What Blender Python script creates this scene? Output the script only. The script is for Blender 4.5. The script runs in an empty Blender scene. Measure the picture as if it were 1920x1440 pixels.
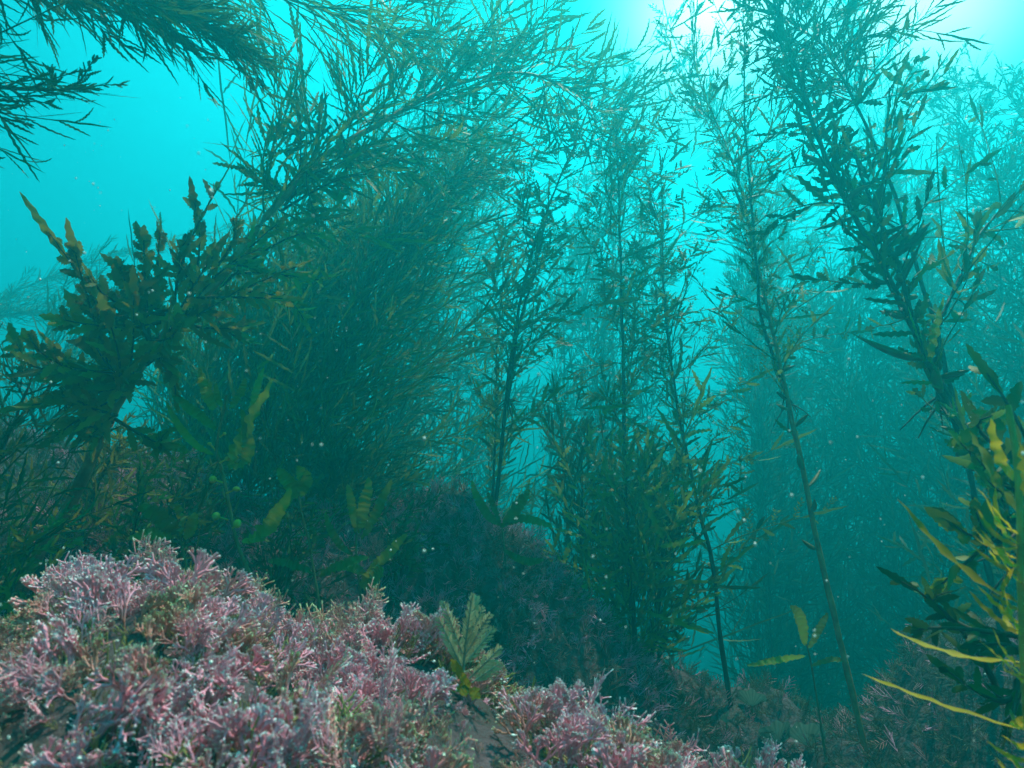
import bpy, math
import numpy as np
from mathutils import Vector

# ------------------------------------------------------------------ scene, camera, water light
scene = bpy.context.scene
COL = scene.collection
RAD = math.radians
PI = math.pi

PITCH = RAD(18.0)
FPX = 1185.0                                   # focal length in pixels of the 1920 px wide photograph
CAM = np.array([0.0, 0.0, 0.60])
FWD = np.array([0.0, math.cos(PITCH), math.sin(PITCH)])
UPV = np.array([0.0, -math.sin(PITCH), math.cos(PITCH)])
RGT = np.array([1.0, 0.0, 0.0])

cd = bpy.data.cameras.new('camera')
cam = bpy.data.objects.new('camera', cd)
COL.objects.link(cam)
cam.location = CAM
cam.rotation_euler = (PI / 2 + PITCH, 0, 0)
cd.sensor_width = 36.0
cd.lens = 36.0 * FPX / 1920.0
cd.clip_start = 0.02
cd.clip_end = 200.0
cd.dof.use_dof = True
cd.dof.focus_distance = 1.5
cd.dof.aperture_fstop = 13.0
scene.camera = cam

SUN_EL, SUN_AZ = RAD(72), RAD(62)              # azimuth clockwise from +Y: ahead of the camera, to the right
sun_dir = Vector((math.sin(SUN_AZ) * math.cos(SUN_EL), math.cos(SUN_AZ) * math.cos(SUN_EL), math.sin(SUN_EL)))
sl = bpy.data.lights.new('sun', 'SUN')
sl.energy = 5.0
sl.angle = RAD(0.6)
sl.color = (1.0, 0.87, 0.74)
so = bpy.data.objects.new('sun', sl)
COL.objects.link(so)
so.rotation_euler = (-sun_dir).to_track_quat('-Z', 'Y').to_euler()

W = bpy.data.worlds.new('World')
scene.world = W
W.use_nodes = True
nt = W.node_tree
nt.nodes.clear()
N = nt.nodes.new
Lk = nt.links.new
w_out = N('ShaderNodeOutputWorld')
w_bg = N('ShaderNodeBackground')
w_bg.inputs['Strength'].default_value = 1.0
tc = N('ShaderNodeTexCoord')
sep = N('ShaderNodeSeparateXYZ')
Lk(tc.outputs['Generated'], sep.inputs[0])
ramp = N('ShaderNodeValToRGB')                 # daylight filtered by the water: dark below, bright towards the surface
mr = N('ShaderNodeMapRange')
mr.inputs['From Min'].default_value = -1.0
mr.inputs['From Max'].default_value = 1.0
Lk(sep.outputs['Z'], mr.inputs['Value'])
Lk(mr.outputs[0], ramp.inputs[0])
def setramp(r, stops):
    e = r.color_ramp.elements
    while len(e) > 1:
        e.remove(e[-1])
    e[0].position = stops[0][0]
    e[0].color = (*stops[0][1], 1)
    for p, c in stops[1:]:
        k = e.new(p)
        k.color = (*c, 1)
setramp(ramp, [(0.0, (0.000, 0.010, 0.014)), (0.42, (0.000, 0.05, 0.065)), (0.50, (0.0, 0.22, 0.26)),
               (0.62, (0.0, 0.36, 0.43)), (0.75, (0.0, 0.32, 0.41)), (0.87, (0.005, 0.30, 0.38)), (1.0, (0.03, 0.38, 0.42))])
def glow(direction, power, color):
    """broad brightening of the water round one direction, where the surface is thinnest"""
    d = Vector(direction).normalized()
    dp = N('ShaderNodeVectorMath'); dp.operation = 'DOT_PRODUCT'
    Lk(tc.outputs['Generated'], dp.inputs[0]); dp.inputs[1].default_value = d
    mx = N('ShaderNodeMath'); mx.operation = 'MAXIMUM'; Lk(dp.outputs['Value'], mx.inputs[0]); mx.inputs[1].default_value = 0
    pw = N('ShaderNodeMath'); pw.operation = 'POWER'; Lk(mx.outputs[0], pw.inputs[0]); pw.inputs[1].default_value = power
    m = N('ShaderNodeVectorMath'); m.operation = 'SCALE'; m.inputs[0].default_value = color; Lk(pw.outputs[0], m.inputs['Scale'])
    return m.outputs[0]
def add(a, b):
    m = N('ShaderNodeVectorMath'); m.operation = 'ADD'; Lk(a, m.inputs[0]); Lk(b, m.inputs[1]); return m.outputs[0]
sky = N('ShaderNodeTexSky')
sky.sky_type = 'NISHITA'
sky.sun_disc = False
sky.sun_elevation = SUN_EL
sky.sun_rotation = SUN_AZ
skm = N('ShaderNodeVectorMath'); skm.operation = 'MULTIPLY'
Lk(sky.outputs[0], skm.inputs[0]); skm.inputs[1].default_value = (0.004, 0.05, 0.05)
mxr = N('ShaderNodeMapRange'); Lk(sep.outputs['X'], mxr.inputs['Value'])
mxr.inputs['From Min'].default_value = -0.6; mxr.inputs['From Max'].default_value = 0.5
mxr.inputs['To Min'].default_value = 0.36; mxr.inputs['To Max'].default_value = 1.15
rsc = N('ShaderNodeVectorMath'); rsc.operation = 'SCALE'; Lk(ramp.outputs[0], rsc.inputs[0]); Lk(mxr.outputs[0], rsc.inputs['Scale'])
c = add(rsc.outputs[0], glow((0.28, 0.66, 0.70), 4.0, (0.0, 0.66, 0.66)))
def pixdir(px, py):
    v = RGT * (px - 960) / FPX - UPV * (py - 720) / FPX + FWD
    return tuple(v)
c = add(c, glow(pixdir(1330, 10), 260.0, (1.7, 0.95, 0.9)))      # thin bright patches of surface
c = add(c, glow(pixdir(1760, -20), 260.0, (1.9, 0.95, 0.9)))
wn = N('ShaderNodeTexNoise'); wn.inputs['Scale'].default_value = 3.2; wn.inputs['Detail'].default_value = 2
Lk(tc.outputs['Generated'], wn.inputs['Vector'])
wm = N('ShaderNodeMapRange'); Lk(wn.outputs[0], wm.inputs['Value'])
wm.inputs['From Min'].default_value = 0.3; wm.inputs['From Max'].default_value = 0.7
wm.inputs['To Min'].default_value = 0.70; wm.inputs['To Max'].default_value = 1.25
wsc = N('ShaderNodeVectorMath'); wsc.operation = 'SCALE'; Lk(c, wsc.inputs[0]); Lk(wm.outputs[0], wsc.inputs['Scale'])
c = wsc.outputs[0]
c = add(c, skm.outputs[0])
Lk(c, w_bg.inputs['Color'])
Lk(w_bg.outputs[0], w_out.inputs['Surface'])

vs = scene.view_settings
vs.view_transform = 'Standard'
vs.look = 'None'
vs.exposure = 1.38
vs.gamma = 1.0
cy = scene.cycles
cy.use_denoising = True
cy.max_bounces = 5
cy.diffuse_bounces = 2
cy.glossy_bounces = 1
cy.transmission_bounces = 3
cy.volume_bounces = 2
cy.transparent_max_bounces = 4
cy.sample_clamp_indirect = 4.0
cy.caustics_reflective = False
cy.caustics_refractive = False

# ------------------------------------------------------------------ helpers
def P(px, py, d):
    """world point seen at pixel (px, py) of the photograph, d metres in front of the lens"""
    return CAM + RGT * ((px - 960) / FPX * d) - UPV * ((py - 720) / FPX * d) + FWD * d

def Pa(pts):
    return np.array([P(*p) for p in pts])

def project(X):
    v = X - CAM
    d = v @ FWD
    return 960 + FPX * (v @ RGT) / np.maximum(d, 1e-3), 720 - FPX * (v @ UPV) / np.maximum(d, 1e-3), d

def unit(v):
    return v / np.maximum(np.linalg.norm(v, axis=-1, keepdims=True), 1e-9)

def link(name, me, parent=None, mats=()):
    o = bpy.data.objects.new(name, me)
    COL.objects.link(o)
    for m in mats:
        me.materials.append(m)
    if parent is not None:
        o.parent = parent
    return o

def tag(o, label=None, cat=None, group=None, kind=None):
    if label: o['label'] = label
    if cat: o['category'] = cat
    if group: o['group'] = group
    if kind: o['kind'] = kind
    return o

def empty(name, loc):
    o = bpy.data.objects.new(name, None)
    COL.objects.link(o)
    o.location = loc
    o.empty_display_size = 0.05
    return o

class Geo:
    """collects vertex and quad / triangle arrays and writes them out as ONE mesh"""
    def __init__(s):
        s.v, s.q, s.t, s.n, s.tone = [], [], [], 0, []
    def add(s, v, q=None, t=None, tone=None):
        v = v.reshape(-1, 3)
        if q is not None: s.q.append(q.reshape(-1, 4) + s.n)
        if t is not None: s.t.append(t.reshape(-1, 3) + s.n)
        s.v.append(v)
        s.tone.append(np.full(len(v), 0.5) if tone is None else np.broadcast_to(tone, (len(v),)).astype(float))
        s.n += len(v)
    def build(s, name, mat, parent=None, origin=None, smooth=True):
        me = bpy.data.meshes.new(name)
        v = np.concatenate(s.v)
        if origin is not None:
            v = v - np.asarray(origin)
        q = np.concatenate(s.q) if s.q else np.zeros((0, 4), int)
        t = np.concatenate(s.t) if s.t else np.zeros((0, 3), int)
        me.vertices.add(len(v))
        me.vertices.foreach_set('co', v.astype(np.float32).ravel())
        idx = np.concatenate([q.ravel(), t.ravel()]).astype(np.int32)
        me.loops.add(len(idx))
        me.loops.foreach_set('vertex_index', idx)
        me.polygons.add(len(q) + len(t))
        st = np.concatenate([np.arange(len(q)) * 4, len(q) * 4 + np.arange(len(t)) * 3]).astype(np.int32)
        me.polygons.foreach_set('loop_start', st)
        if smooth:
            me.polygons.foreach_set('use_smooth', np.ones(len(st), bool))
        a = me.attributes.new('tone', 'FLOAT', 'POINT')
        a.data.foreach_set('value', np.concatenate(s.tone).astype(np.float32))
        me.update(calc_edges=True)
        return link(name, me, parent, [mat])

# --- value noise for terrain
def vnoise(x, y, seed=0):
    xi, yi = np.floor(x).astype(int), np.floor(y).astype(int)
    fx, fy = x - xi, y - yi
    fx, fy = fx * fx * (3 - 2 * fx), fy * fy * (3 - 2 * fy)
    def h(a, b):
        n = (a * 374761393 + b * 668265263 + seed * 974634777) & 0xffffffff
        n = ((n ^ (n >> 13)) * 1274126177) & 0xffffffff
        return ((n ^ (n >> 16)) & 0xffff) / 65535.0
    return (h(xi, yi) * (1 - fx) + h(xi + 1, yi) * fx) * (1 - fy) + (h(xi, yi + 1) * (1 - fx) + h(xi + 1, yi + 1) * fx) * fy

def fbm(x, y, seed=0, oct=4):
    s, a = 0, 0.5
    for k in range(oct):
        s = s + a * (vnoise(x * 2 ** k, y * 2 ** k, seed + k) - 0.5)
        a *= 0.5
    return s

# ------------------------------------------------------------------ materials
def mat_new(name):
    m = bpy.data.materials.new(name)
    m.use_nodes = True
    t = m.node_tree
    t.nodes.clear()
    return m, t, t.nodes.new, t.links.new

def frond_mat(name, dark, light, trans=0.35, rough=0.5, scale=9.0):
    m, t, n, l = mat_new(name)
    out = n('ShaderNodeOutputMaterial')
    at = n('ShaderNodeAttribute'); at.attribute_name = 'tone'
    tcn = n('ShaderNodeTexCoord')
    no = n('ShaderNodeTexNoise'); no.inputs['Scale'].default_value = scale; no.inputs['Detail'].default_value = 3
    l(tcn.outputs['Object'], no.inputs['Vector'])
    mul = n('ShaderNodeMath'); mul.operation = 'MULTIPLY_ADD'
    l(at.outputs['Fac'], mul.inputs[0]); mul.inputs[1].default_value = 0.75; 
    sub = n('ShaderNodeMath'); sub.operation = 'MULTIPLY_ADD'; l(no.outputs[0], sub.inputs[0]); sub.inputs[1].default_value = 1.3; sub.inputs[2].default_value = -0.5
    l(sub.outputs[0], mul.inputs[2])
    r = n('ShaderNodeValToRGB'); l(mul.outputs[0], r.inputs[0])
    setramp(r, [(0.0, dark), (1.0, light)])
    p = n('ShaderNodeBsdfPrincipled'); l(r.outputs[0], p.inputs['Base Color'])
    p.inputs['Roughness'].default_value = rough
    p.inputs['Specular IOR Level'].default_value = 0.15
    tr = n('ShaderNodeBsdfTranslucent'); l(r.outputs[0], tr.inputs[0])
    mx = n('ShaderNodeMixShader'); mx.inputs[0].default_value = trans
    l(p.outputs[0], mx.inputs[1]); l(tr.outputs[0], mx.inputs[2]); l(mx.outputs[0], out.inputs['Surface'])
    return m

def stem_mat(name, c1, c2):
    m, t, n, l = mat_new(name)
    out = n('ShaderNodeOutputMaterial')
    tcn = n('ShaderNodeTexCoord')
    no = n('ShaderNodeTexNoise'); no.inputs['Scale'].default_value = 40; no.inputs['Detail'].default_value = 4
    l(tcn.outputs['Object'], no.inputs['Vector'])
    r = n('ShaderNodeValToRGB'); l(no.outputs[0], r.inputs[0]); setramp(r, [(0.3, c1), (0.7, c2)])
    p = n('ShaderNodeBsdfPrincipled'); l(r.outputs[0], p.inputs['Base Color']); p.inputs['Roughness'].default_value = 0.6
    p.inputs['Specular IOR Level'].default_value = 0.2
    b = n('ShaderNodeBump'); b.inputs['Strength'].default_value = 0.5; b.inputs['Distance'].default_value = 0.004
    l(no.outputs[0], b.inputs['Height']); l(b.outputs[0], p.inputs['Normal'])
    l(p.outputs[0], out.inputs['Surface'])
    return m

M = {}
M['olive'] = frond_mat('olive_frond', (0.040, 0.075, 0.004), (0.19, 0.29, 0.012))
M['dark'] = frond_mat('dark_frond', (0.018, 0.045, 0.004), (0.085, 0.16, 0.010))
M['brown'] = frond_mat('brown_frond', (0.085, 0.070, 0.004), (0.33, 0.29, 0.012))
M['green'] = frond_mat('green_frond', (0.08, 0.12, 0.006), (0.28, 0.38, 0.016), 0.4)
M['yellow'] = frond_mat('yellow_frond', (0.32, 0.22, 0.004), (0.88, 0.60, 0.010), 0.55)
M['pale'] = frond_mat('pale_green_frond', (0.34, 0.33, 0.17), (0.58, 0.56, 0.32), 0.4)
M['fan'] = frond_mat('fan_algae', (0.07, 0.15, 0.10), (0.24, 0.38, 0.28), 0.3)
M['stem'] = stem_mat('stem_brown', (0.02, 0.018, 0.008), (0.08, 0.055, 0.02))
M['rstem'] = stem_mat('stem_russet', (0.22, 0.07, 0.02), (0.55, 0.24, 0.08))
M['ystem'] = stem_mat('stem_yellow', (0.28, 0.20, 0.04), (0.55, 0.42, 0.08))
M['gstem'] = stem_mat('stem_olive', (0.10, 0.09, 0.03), (0.24, 0.20, 0.07))
M['float'] = stem_mat('float_skin', (0.34, 0.27, 0.02), (0.62, 0.48, 0.05))
M['pod'] = frond_mat('pod_skin', (0.05, 0.055, 0.012), (0.20, 0.17, 0.04), 0.15)

def coral_mat(name, base, mid, tip):
    m, t, n, l = mat_new(name)
    out = n('ShaderNodeOutputMaterial')
    at = n('ShaderNodeAttribute'); at.attribute_name = 'tone'
    tcn = n('ShaderNodeTexCoord')
    no = n('ShaderNodeTexNoise'); no.inputs['Scale'].default_value = 14; no.inputs['Detail'].default_value = 4
    l(tcn.outputs['Object'], no.inputs['Vector'])
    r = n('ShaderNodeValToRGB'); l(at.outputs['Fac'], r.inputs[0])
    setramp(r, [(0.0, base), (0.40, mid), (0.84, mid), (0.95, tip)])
    r2 = n('ShaderNodeValToRGB'); l(no.outputs[0], r2.inputs[0])
    setramp(r2, [(0.36, (0.50, 0.60, 0.22)), (0.46, (0.80, 0.84, 0.55)), (0.54, (1, 1, 1))])
    mu = n('ShaderNodeMix'); mu.data_type = 'RGBA'; mu.blend_type = 'MULTIPLY'; mu.inputs[0].default_value = 0.9
    l(r.outputs[0], mu.inputs[6]); l(r2.outputs[0], mu.inputs[7])
    p = n('ShaderNodeBsdfPrincipled'); l(mu.outputs[2], p.inputs['Base Color']); p.inputs['Roughness'].default_value = 0.65
    p.inputs['Specular IOR Level'].default_value = 0.3
    l(p.outputs[0], out.inputs['Surface'])
    return m
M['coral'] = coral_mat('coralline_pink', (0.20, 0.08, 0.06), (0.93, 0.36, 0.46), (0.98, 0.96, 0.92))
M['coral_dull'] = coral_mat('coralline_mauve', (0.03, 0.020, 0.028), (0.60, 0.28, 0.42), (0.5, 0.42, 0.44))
M['shade_fuzz'] = coral_mat('turf_olive_shaded', (0.015, 0.016, 0.006), (0.085, 0.085, 0.025), (0.16, 0.15, 0.05))  # darkened copy of the olive turf, with shade put into its colour
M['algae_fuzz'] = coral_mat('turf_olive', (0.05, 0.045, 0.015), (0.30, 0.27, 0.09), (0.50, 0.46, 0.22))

def rock_mat():
    m, t, n, l = mat_new('encrusted_rock')
    out = n('ShaderNodeOutputMaterial')
    tcn = n('ShaderNodeTexCoord')
    n1 = n('ShaderNodeTexNoise'); n1.inputs['Scale'].default_value = 9; n1.inputs['Detail'].default_value = 8; n1.inputs['Roughness'].default_value = 0.7
    n2 = n('ShaderNodeTexNoise'); n2.inputs['Scale'].default_value = 70; n2.inputs['Detail'].default_value = 5
    for k in (n1, n2): l(tcn.outputs['Object'], k.inputs['Vector'])
    r = n('ShaderNodeValToRGB'); l(n1.outputs[0], r.inputs[0])
    setramp(r, [(0.30, (0.010, 0.012, 0.007)), (0.45, (0.028, 0.024, 0.014)), (0.56, (0.05, 0.032, 0.034)), (0.70, (0.10, 0.06, 0.07))])
    p = n('ShaderNodeBsdfPrincipled'); l(r.outputs[0], p.inputs['Base Color']); p.inputs['Roughness'].default_value = 0.8
    b = n('ShaderNodeBump'); b.inputs['Strength'].default_value = 0.9; b.inputs['Distance'].default_value = 0.01
    l(n2.outputs[0], b.inputs['Height']); l(b.outputs[0], p.inputs['Normal'])
    l(p.outputs[0], out.inputs['Surface'])
    return m
M['rock'] = rock_mat()

def speck_mat():
    m, t, n, l = mat_new('drifting_speck')
    out = n('ShaderNodeOutputMaterial')
    p = n('ShaderNodeBsdfPrincipled'); p.inputs['Base Color'].default_value = (0.8, 0.78, 0.7, 1); p.inputs['Roughness'].default_value = 0.7
    l(p.outputs[0], out.inputs['Surface'])
    return m
M['speck'] = speck_mat()

# ------------------------------------------------------------------ seabed
def crest(pts, af, ab, r, step=0.04):
    X = Pa(pts)
    out = []
    for a, b in zip(X[:-1], X[1:]):
        k = max(2, int(np.linalg.norm(b - a) / step))
        out.append(a + (b - a) * np.linspace(0, 1, k, endpoint=False)[:, None])
    out.append(X[-1:])
    return np.concatenate(out), af, ab, r

CRESTS = [
    # foreground ledge right under the lens
    crest([(-200, 1700, 0.50), (-40, 1600, 0.51), (30, 1450, 0.52), (90, 1260, 0.53), (180, 1140, 0.55), (290, 1105, 0.56), (400, 1150, 0.57), (480, 1255, 0.57), (600, 1230, 0.58),
           (720, 1200, 0.60), (830, 1260, 0.60), (920, 1350, 0.60), (1010, 1420, 0.60), (1110, 1480, 0.60), (1230, 1500, 0.60), (1420, 1520, 0.58), (1500, 1640, 0.55)], 0.46, 1.8, 0.03),
    # mound in the middle distance
    crest([(560, 1080, 1.35), (720, 990, 1.40), (850, 975, 1.45), (950, 1010, 1.45), (1040, 1100, 1.45), (1110, 1180, 1.45), (1200, 1240, 1.5), (1290, 1250, 1.5),
           (1380, 1290, 1.5), (1500, 1330, 1.45), (1600, 1370, 1.4)], 1.35, 1.6, 0.09),
    # slope on the left
    crest([(-500, 780, 1.5), (-200, 800, 1.45), (0, 830, 1.40), (150, 860, 1.35), (300, 890, 1.35), (450, 960, 1.35), (600, 1020, 1.3)], 1.45, 1.2, 0.12),
    # shaded rock on the right
    crest([(1560, 1400, 1.35), (1680, 1310, 1.30), (1800, 1220, 1.2), (1950, 1160, 1.15), (2200, 1130, 1.1)], 1.1, 1.5, 0.10),
]

def height(x, y, rough=True):
    z = np.zeros_like(x)
    z += 0.05 * fbm(x * 1.5, y * 1.5, 3)
    s = np.clip((y - 1.75) / 2.2, 0, 1)
    z += -1.5 * s * s * (3 - 2 * s)            # the reef drops off into deeper water
    for X, af, ab, r in CRESTS:
        best = np.full(x.shape, -9.0)
        for c in X:
            dx, dy = x - c[0], y - c[1]
            d = np.sqrt(dx * dx + dy * dy)
            w = np.clip(-dy / np.maximum(d, 1e-4) * 0.5 + 0.5, 0, 1)      # 1 towards the camera
            a = ab + (af - ab) * np.clip(w * 1.6 - 0.3, 0, 1)
            best = np.maximum(best, c[2] - a * (np.sqrt(d * d + r * r) - r))
        k = 0.012
        m = np.maximum(z, best)
        z = m + k * np.log(np.exp((z - m) / k) + np.exp((best - m) / k))
    if rough:
        z = z + 0.07 * (0.5 - np.abs(fbm(x * 3.3, y * 3.3, 51, 3)) * 4) * np.clip((y - 0.7) * 3, 0, 1) + (0.06 + 0.05 * np.clip((y - 0.7) * 4, 0, 1)) * fbm(x * 5, y * 5, 14, 4) + 0.050 * fbm(x * 20, y * 20, 21, 3)
    return z

def grid_mesh(name, xs, ys, hf, mat, **kw):
    gx, gy = np.meshgrid(xs, ys, indexing='ij')
    gz = hf(gx, gy)
    v = np.stack([gx, gy, gz], -1)
    nx, ny = len(xs), len(ys)
    i = np.arange(nx * ny).reshape(nx, ny)
    q = np.stack([i[:-1, :-1], i[1:, :-1], i[1:, 1:], i[:-1, 1:]], -1)
    g = Geo(); g.add(v, q=q)
    return g.build(name, mat)

def spaced(lo, hi, n, p=1.0):
    return lo + (hi - lo) * np.linspace(0, 1, n) ** p
xs = np.concatenate([-spaced(2.2, 24, 26, 1.6)[::-1][:-1], np.arange(-2.2, 2.2001, 0.0125), spaced(2.2, 24, 26, 1.6)[1:]])
ys = np.concatenate([-spaced(0.3, 24, 20, 1.6)[::-1][:-1], np.arange(-0.3, 2.4001, 0.0125), spaced(2.4, 24, 30, 1.6)[1:]])
seabed = grid_mesh('seabed', xs, ys, height, M['rock'])
tag(seabed, kind='structure')

# ------------------------------------------------------------------ vectorised plant kit
def smooth_path(X, n):
    """Catmull-Rom through the points, resampled evenly"""
    X = np.asarray(X, float)
    Q = np.concatenate([[2 * X[0] - X[1]], X, [2 * X[-1] - X[-2]]])
    out = []
    for i in range(1, len(Q) - 2):
        t = np.linspace(0, 1, 16, endpoint=False)[:, None]
        a, b, c_, d = Q[i - 1], Q[i], Q[i + 1], Q[i + 2]
        out.append(0.5 * (2 * b + (c_ - a) * t + (2 * a - 5 * b + 4 * c_ - d) * t ** 2 + (3 * b - a - 3 * c_ + d) * t ** 3))
    out.append(X[-1:])
    Y = np.concatenate(out)
    s = np.concatenate([[0], np.cumsum(np.linalg.norm(np.diff(Y, axis=0), axis=1))])
    u = np.linspace(0, s[-1], n)
    return np.stack([np.interp(u, s, Y[:, k]) for k in range(3)], -1)

def tubes(g, poly, r0, r1, sides=3, tone=0.4):
    """poly (N,K,3) -> tapered tubes; r0, r1 scalars or (N,)"""
    Nn, K, _ = poly.shape
    tan = unit(np.gradient(poly, axis=1))
    ref = np.where(np.abs(tan[..., 2:3]) > 0.9, np.array([1.0, 0, 0]), np.array([0, 0, 1.0]))
    a = unit(np.cross(tan, ref)); b = np.cross(tan, a)
    t = np.linspace(0, 1, K)[None, :]
    r = np.broadcast_to(np.asarray(r0, float).reshape(-1, 1), (Nn, 1)) * (1 - t) + np.broadcast_to(np.asarray(r1, float).reshape(-1, 1), (Nn, 1)) * t
    th = np.arange(sides) * 2 * PI / sides
    v = poly[:, :, None, :] + r[:, :, None, None] * (np.cos(th)[None, None, :, None] * a[:, :, None, :] + np.sin(th)[None, None, :, None] * b[:, :, None, :])
    i = np.arange(Nn * K * sides).reshape(Nn, K, sides)
    j = np.roll(i, -1, axis=2)
    q = np.stack([i[:, :-1], j[:, :-1], j[:, 1:], i[:, 1:]], -1)
    g.add(v, q=q, tone=tone)

def sample(poly, t):
    """poly (N,K,3), t (N,M) in 0..1 -> pos, tan (N,M,3)"""
    K = poly.shape[1]
    f = np.clip(t * (K - 1), 0, K - 1.001)
    i = f.astype(int); w = (f - i)[..., None]
    n = np.arange(poly.shape[0])[:, None]
    a, b = poly[n, i], poly[n, i + 1]
    return a * (1 - w) + b * w, unit(b - a)

def children(rng, poly, m, t0, t1, ang, length, K=5, planar=None, bend=(0, 0, 0), rand=0.25, env=None, jit=0.12, curl=0.0):
    """branches growing from each polyline. planar: (N,3) normals keeps them in one plane, else all round. returns polys (N*m,K,3), plane normals"""
    Nn = poly.shape[0]
    t = np.linspace(t0, t1, m)[None, :] + rng.uniform(-0.5, 0.5, (Nn, m)) * (t1 - t0) / m
    t = np.clip(t, 0, 0.999)
    p, tn = sample(poly, t)
    if planar is None:
        ref = rng.normal(size=(Nn, 1, 3))
        a = unit(np.cross(tn, ref)); b = np.cross(tn, a)
        th = (np.arange(m) * 2.39996)[None, :] + rng.uniform(-0.8, 0.8, (Nn, m))
        side = np.cos(th)[..., None] * a + np.sin(th)[..., None] * b
    else:
        s = np.where(np.arange(m) % 2 == 0, 1.0, -1.0)[None, :, None]
        side = unit(np.cross(tn, planar[:, None, :])) * s + rng.normal(size=(Nn, m, 3)) * jit
    A = ang * (1 + rng.uniform(-rand, rand, (Nn, m)))[..., None]
    d = unit(tn * np.cos(A) + side * np.sin(A))
    L = length * (1 + rng.uniform(-rand, rand, (Nn, m)))
    if np.ndim(length) == 0 and env is not None:
        L = L * env(t)
    elif env is not None:
        L = L * env(t)
    s = np.linspace(0, 1, K)
    bend = np.asarray(bend, float)
    wob = rng.normal(size=(Nn, m, 3)) * jit
    q = p[:, :, None, :] + L[:, :, None, None] * (s[None, None, :, None] * d[:, :, None, :] + (s ** 2)[None, None, :, None] * (bend + wob)[:, :, None, :]
                                                  + curl * (s ** 2)[None, None, :, None] * tn[:, :, None, :])
    nrm = unit(np.cross(d, unit(tn + 0.01)) + 1e-6)
    return q.reshape(-1, K, 3), nrm.reshape(-1, 3), L.reshape(-1)

def blades(g, rng, poly, nrm, width, teeth=0.35, shape='blade', fold=0.15, tonev=None, cols=3, ragged=0.15, ruffle=0.0):
    """flat toothed leaves along polylines (N,K,3); width scalar or (N,)"""
    Nn, K, _ = poly.shape
    t = np.linspace(0, 1, K)
    if shape == 'blade':
        prof = np.sin(PI * np.clip(t * 0.93 + 0.045, 0, 1)) ** 0.65
        prof[0] = 0.10; prof[-1] = 0.04
    elif shape == 'lance':
        prof = np.sin(PI * np.clip(t, 0, 1) ** 0.8) ** 0.9; prof[0] = 0.08; prof[-1] = 0.03
    elif shape == 'club':
        prof = 0.12 + 0.88 * t ** 1.3; prof[-1] = 0.35
    else:
        prof = 1 - t * 0.9
    tooth = np.where(np.arange(K) % 2 == 0, 1.0, 1.0 - teeth)
    toothr = 2 - teeth - tooth
    tan = unit(np.gradient(poly, axis=1))
    side = unit(np.cross(tan, nrm[:, None, :]))
    up = np.cross(side, tan)
    w = np.broadcast_to(np.asarray(width, float).reshape(-1, 1), (Nn, 1)) * prof[None, :] * tooth[None, :] * 0.5
    wl = w * (1 + rng.uniform(-ragged, ragged, w.shape)); w = np.broadcast_to(np.asarray(width, float).reshape(-1, 1), (Nn, 1)) * (prof * toothr)[None, :] * 0.5; wr = w * (1 + rng.uniform(-ragged, ragged, w.shape))
    if cols == 3:
        ra = ruffle * np.sin(np.arange(K) * 1.9 + rng.uniform(0, 6)); rb = ruffle * np.sin(np.arange(K) * 1.7 + rng.uniform(0, 6))
        v = np.stack([poly - side * wl[..., None] + up * (wl * (fold + ra))[..., None], poly, poly + side * wr[..., None] + up * (wr * (fold + rb))[..., None]], 2)
    else:
        v = np.stack([poly - side * wl[..., None], poly + side * wr[..., None]], 2)
    c_ = v.shape[2]
    i = np.arange(Nn * K * c_).reshape(Nn, K, c_)
    q = np.stack([i[:, :-1, :-1], i[:, :-1, 1:], i[:, 1:, 1:], i[:, 1:, :-1]], -1)
    tv = rng.uniform(0, 1, Nn) if tonev is None else tonev
    g.add(v, q=q, tone=np.repeat(tv, K * c_))

def pods(g, rng, poly, rad, sides=6):
    Nn, K, _ = poly.shape
    t = np.linspace(0, 1, K)
    prof = np.sin(PI * np.clip(t * 0.96 + 0.02, 0, 1)) ** 0.7
    tan = unit(np.gradient(poly, axis=1))
    ref = np.where(np.abs(tan[..., 2:3]) > 0.9, np.array([1.0, 0, 0]), np.array([0, 0, 1.0]))
    a = unit(np.cross(tan, ref)); b = np.cross(tan, a)
    th = np.arange(sides) * 2 * PI / sides
    r = np.asarray(rad).reshape(-1, 1) * prof
    v = poly[:, :, None, :] + r[:, :, None, None] * (np.cos(th)[None, None, :, None] * a[:, :, None, :] + 0.75 * np.sin(th)[None, None, :, None] * b[:, :, None, :])
    i = np.arange(Nn * K * sides).reshape(Nn, K, sides); j = np.roll(i, -1, axis=2)
    g.add(v, q=np.stack([i[:, :-1], j[:, :-1], j[:, 1:], i[:, 1:]], -1), tone=np.repeat(rng.uniform(0, 1, Nn), K * sides))

def ball(g, c_, r, nu=14, nv=9, squash=1.0):
    u = np.arange(nu) * 2 * PI / nu; w = np.linspace(0.02, PI - 0.02, nv)
    v = np.stack([np.outer(np.sin(w), np.cos(u)), np.outer(np.sin(w), np.sin(u)), np.outer(np.cos(w), np.ones(nu)) * squash], -1) * r + np.asarray(c_)
    i = np.arange(nv * nu).reshape(nv, nu); j = np.roll(i, -1, axis=1)
    g.add(v, q=np.stack([i[:-1], i[1:], j[1:], j[:-1]], -1), tone=0.6)

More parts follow.
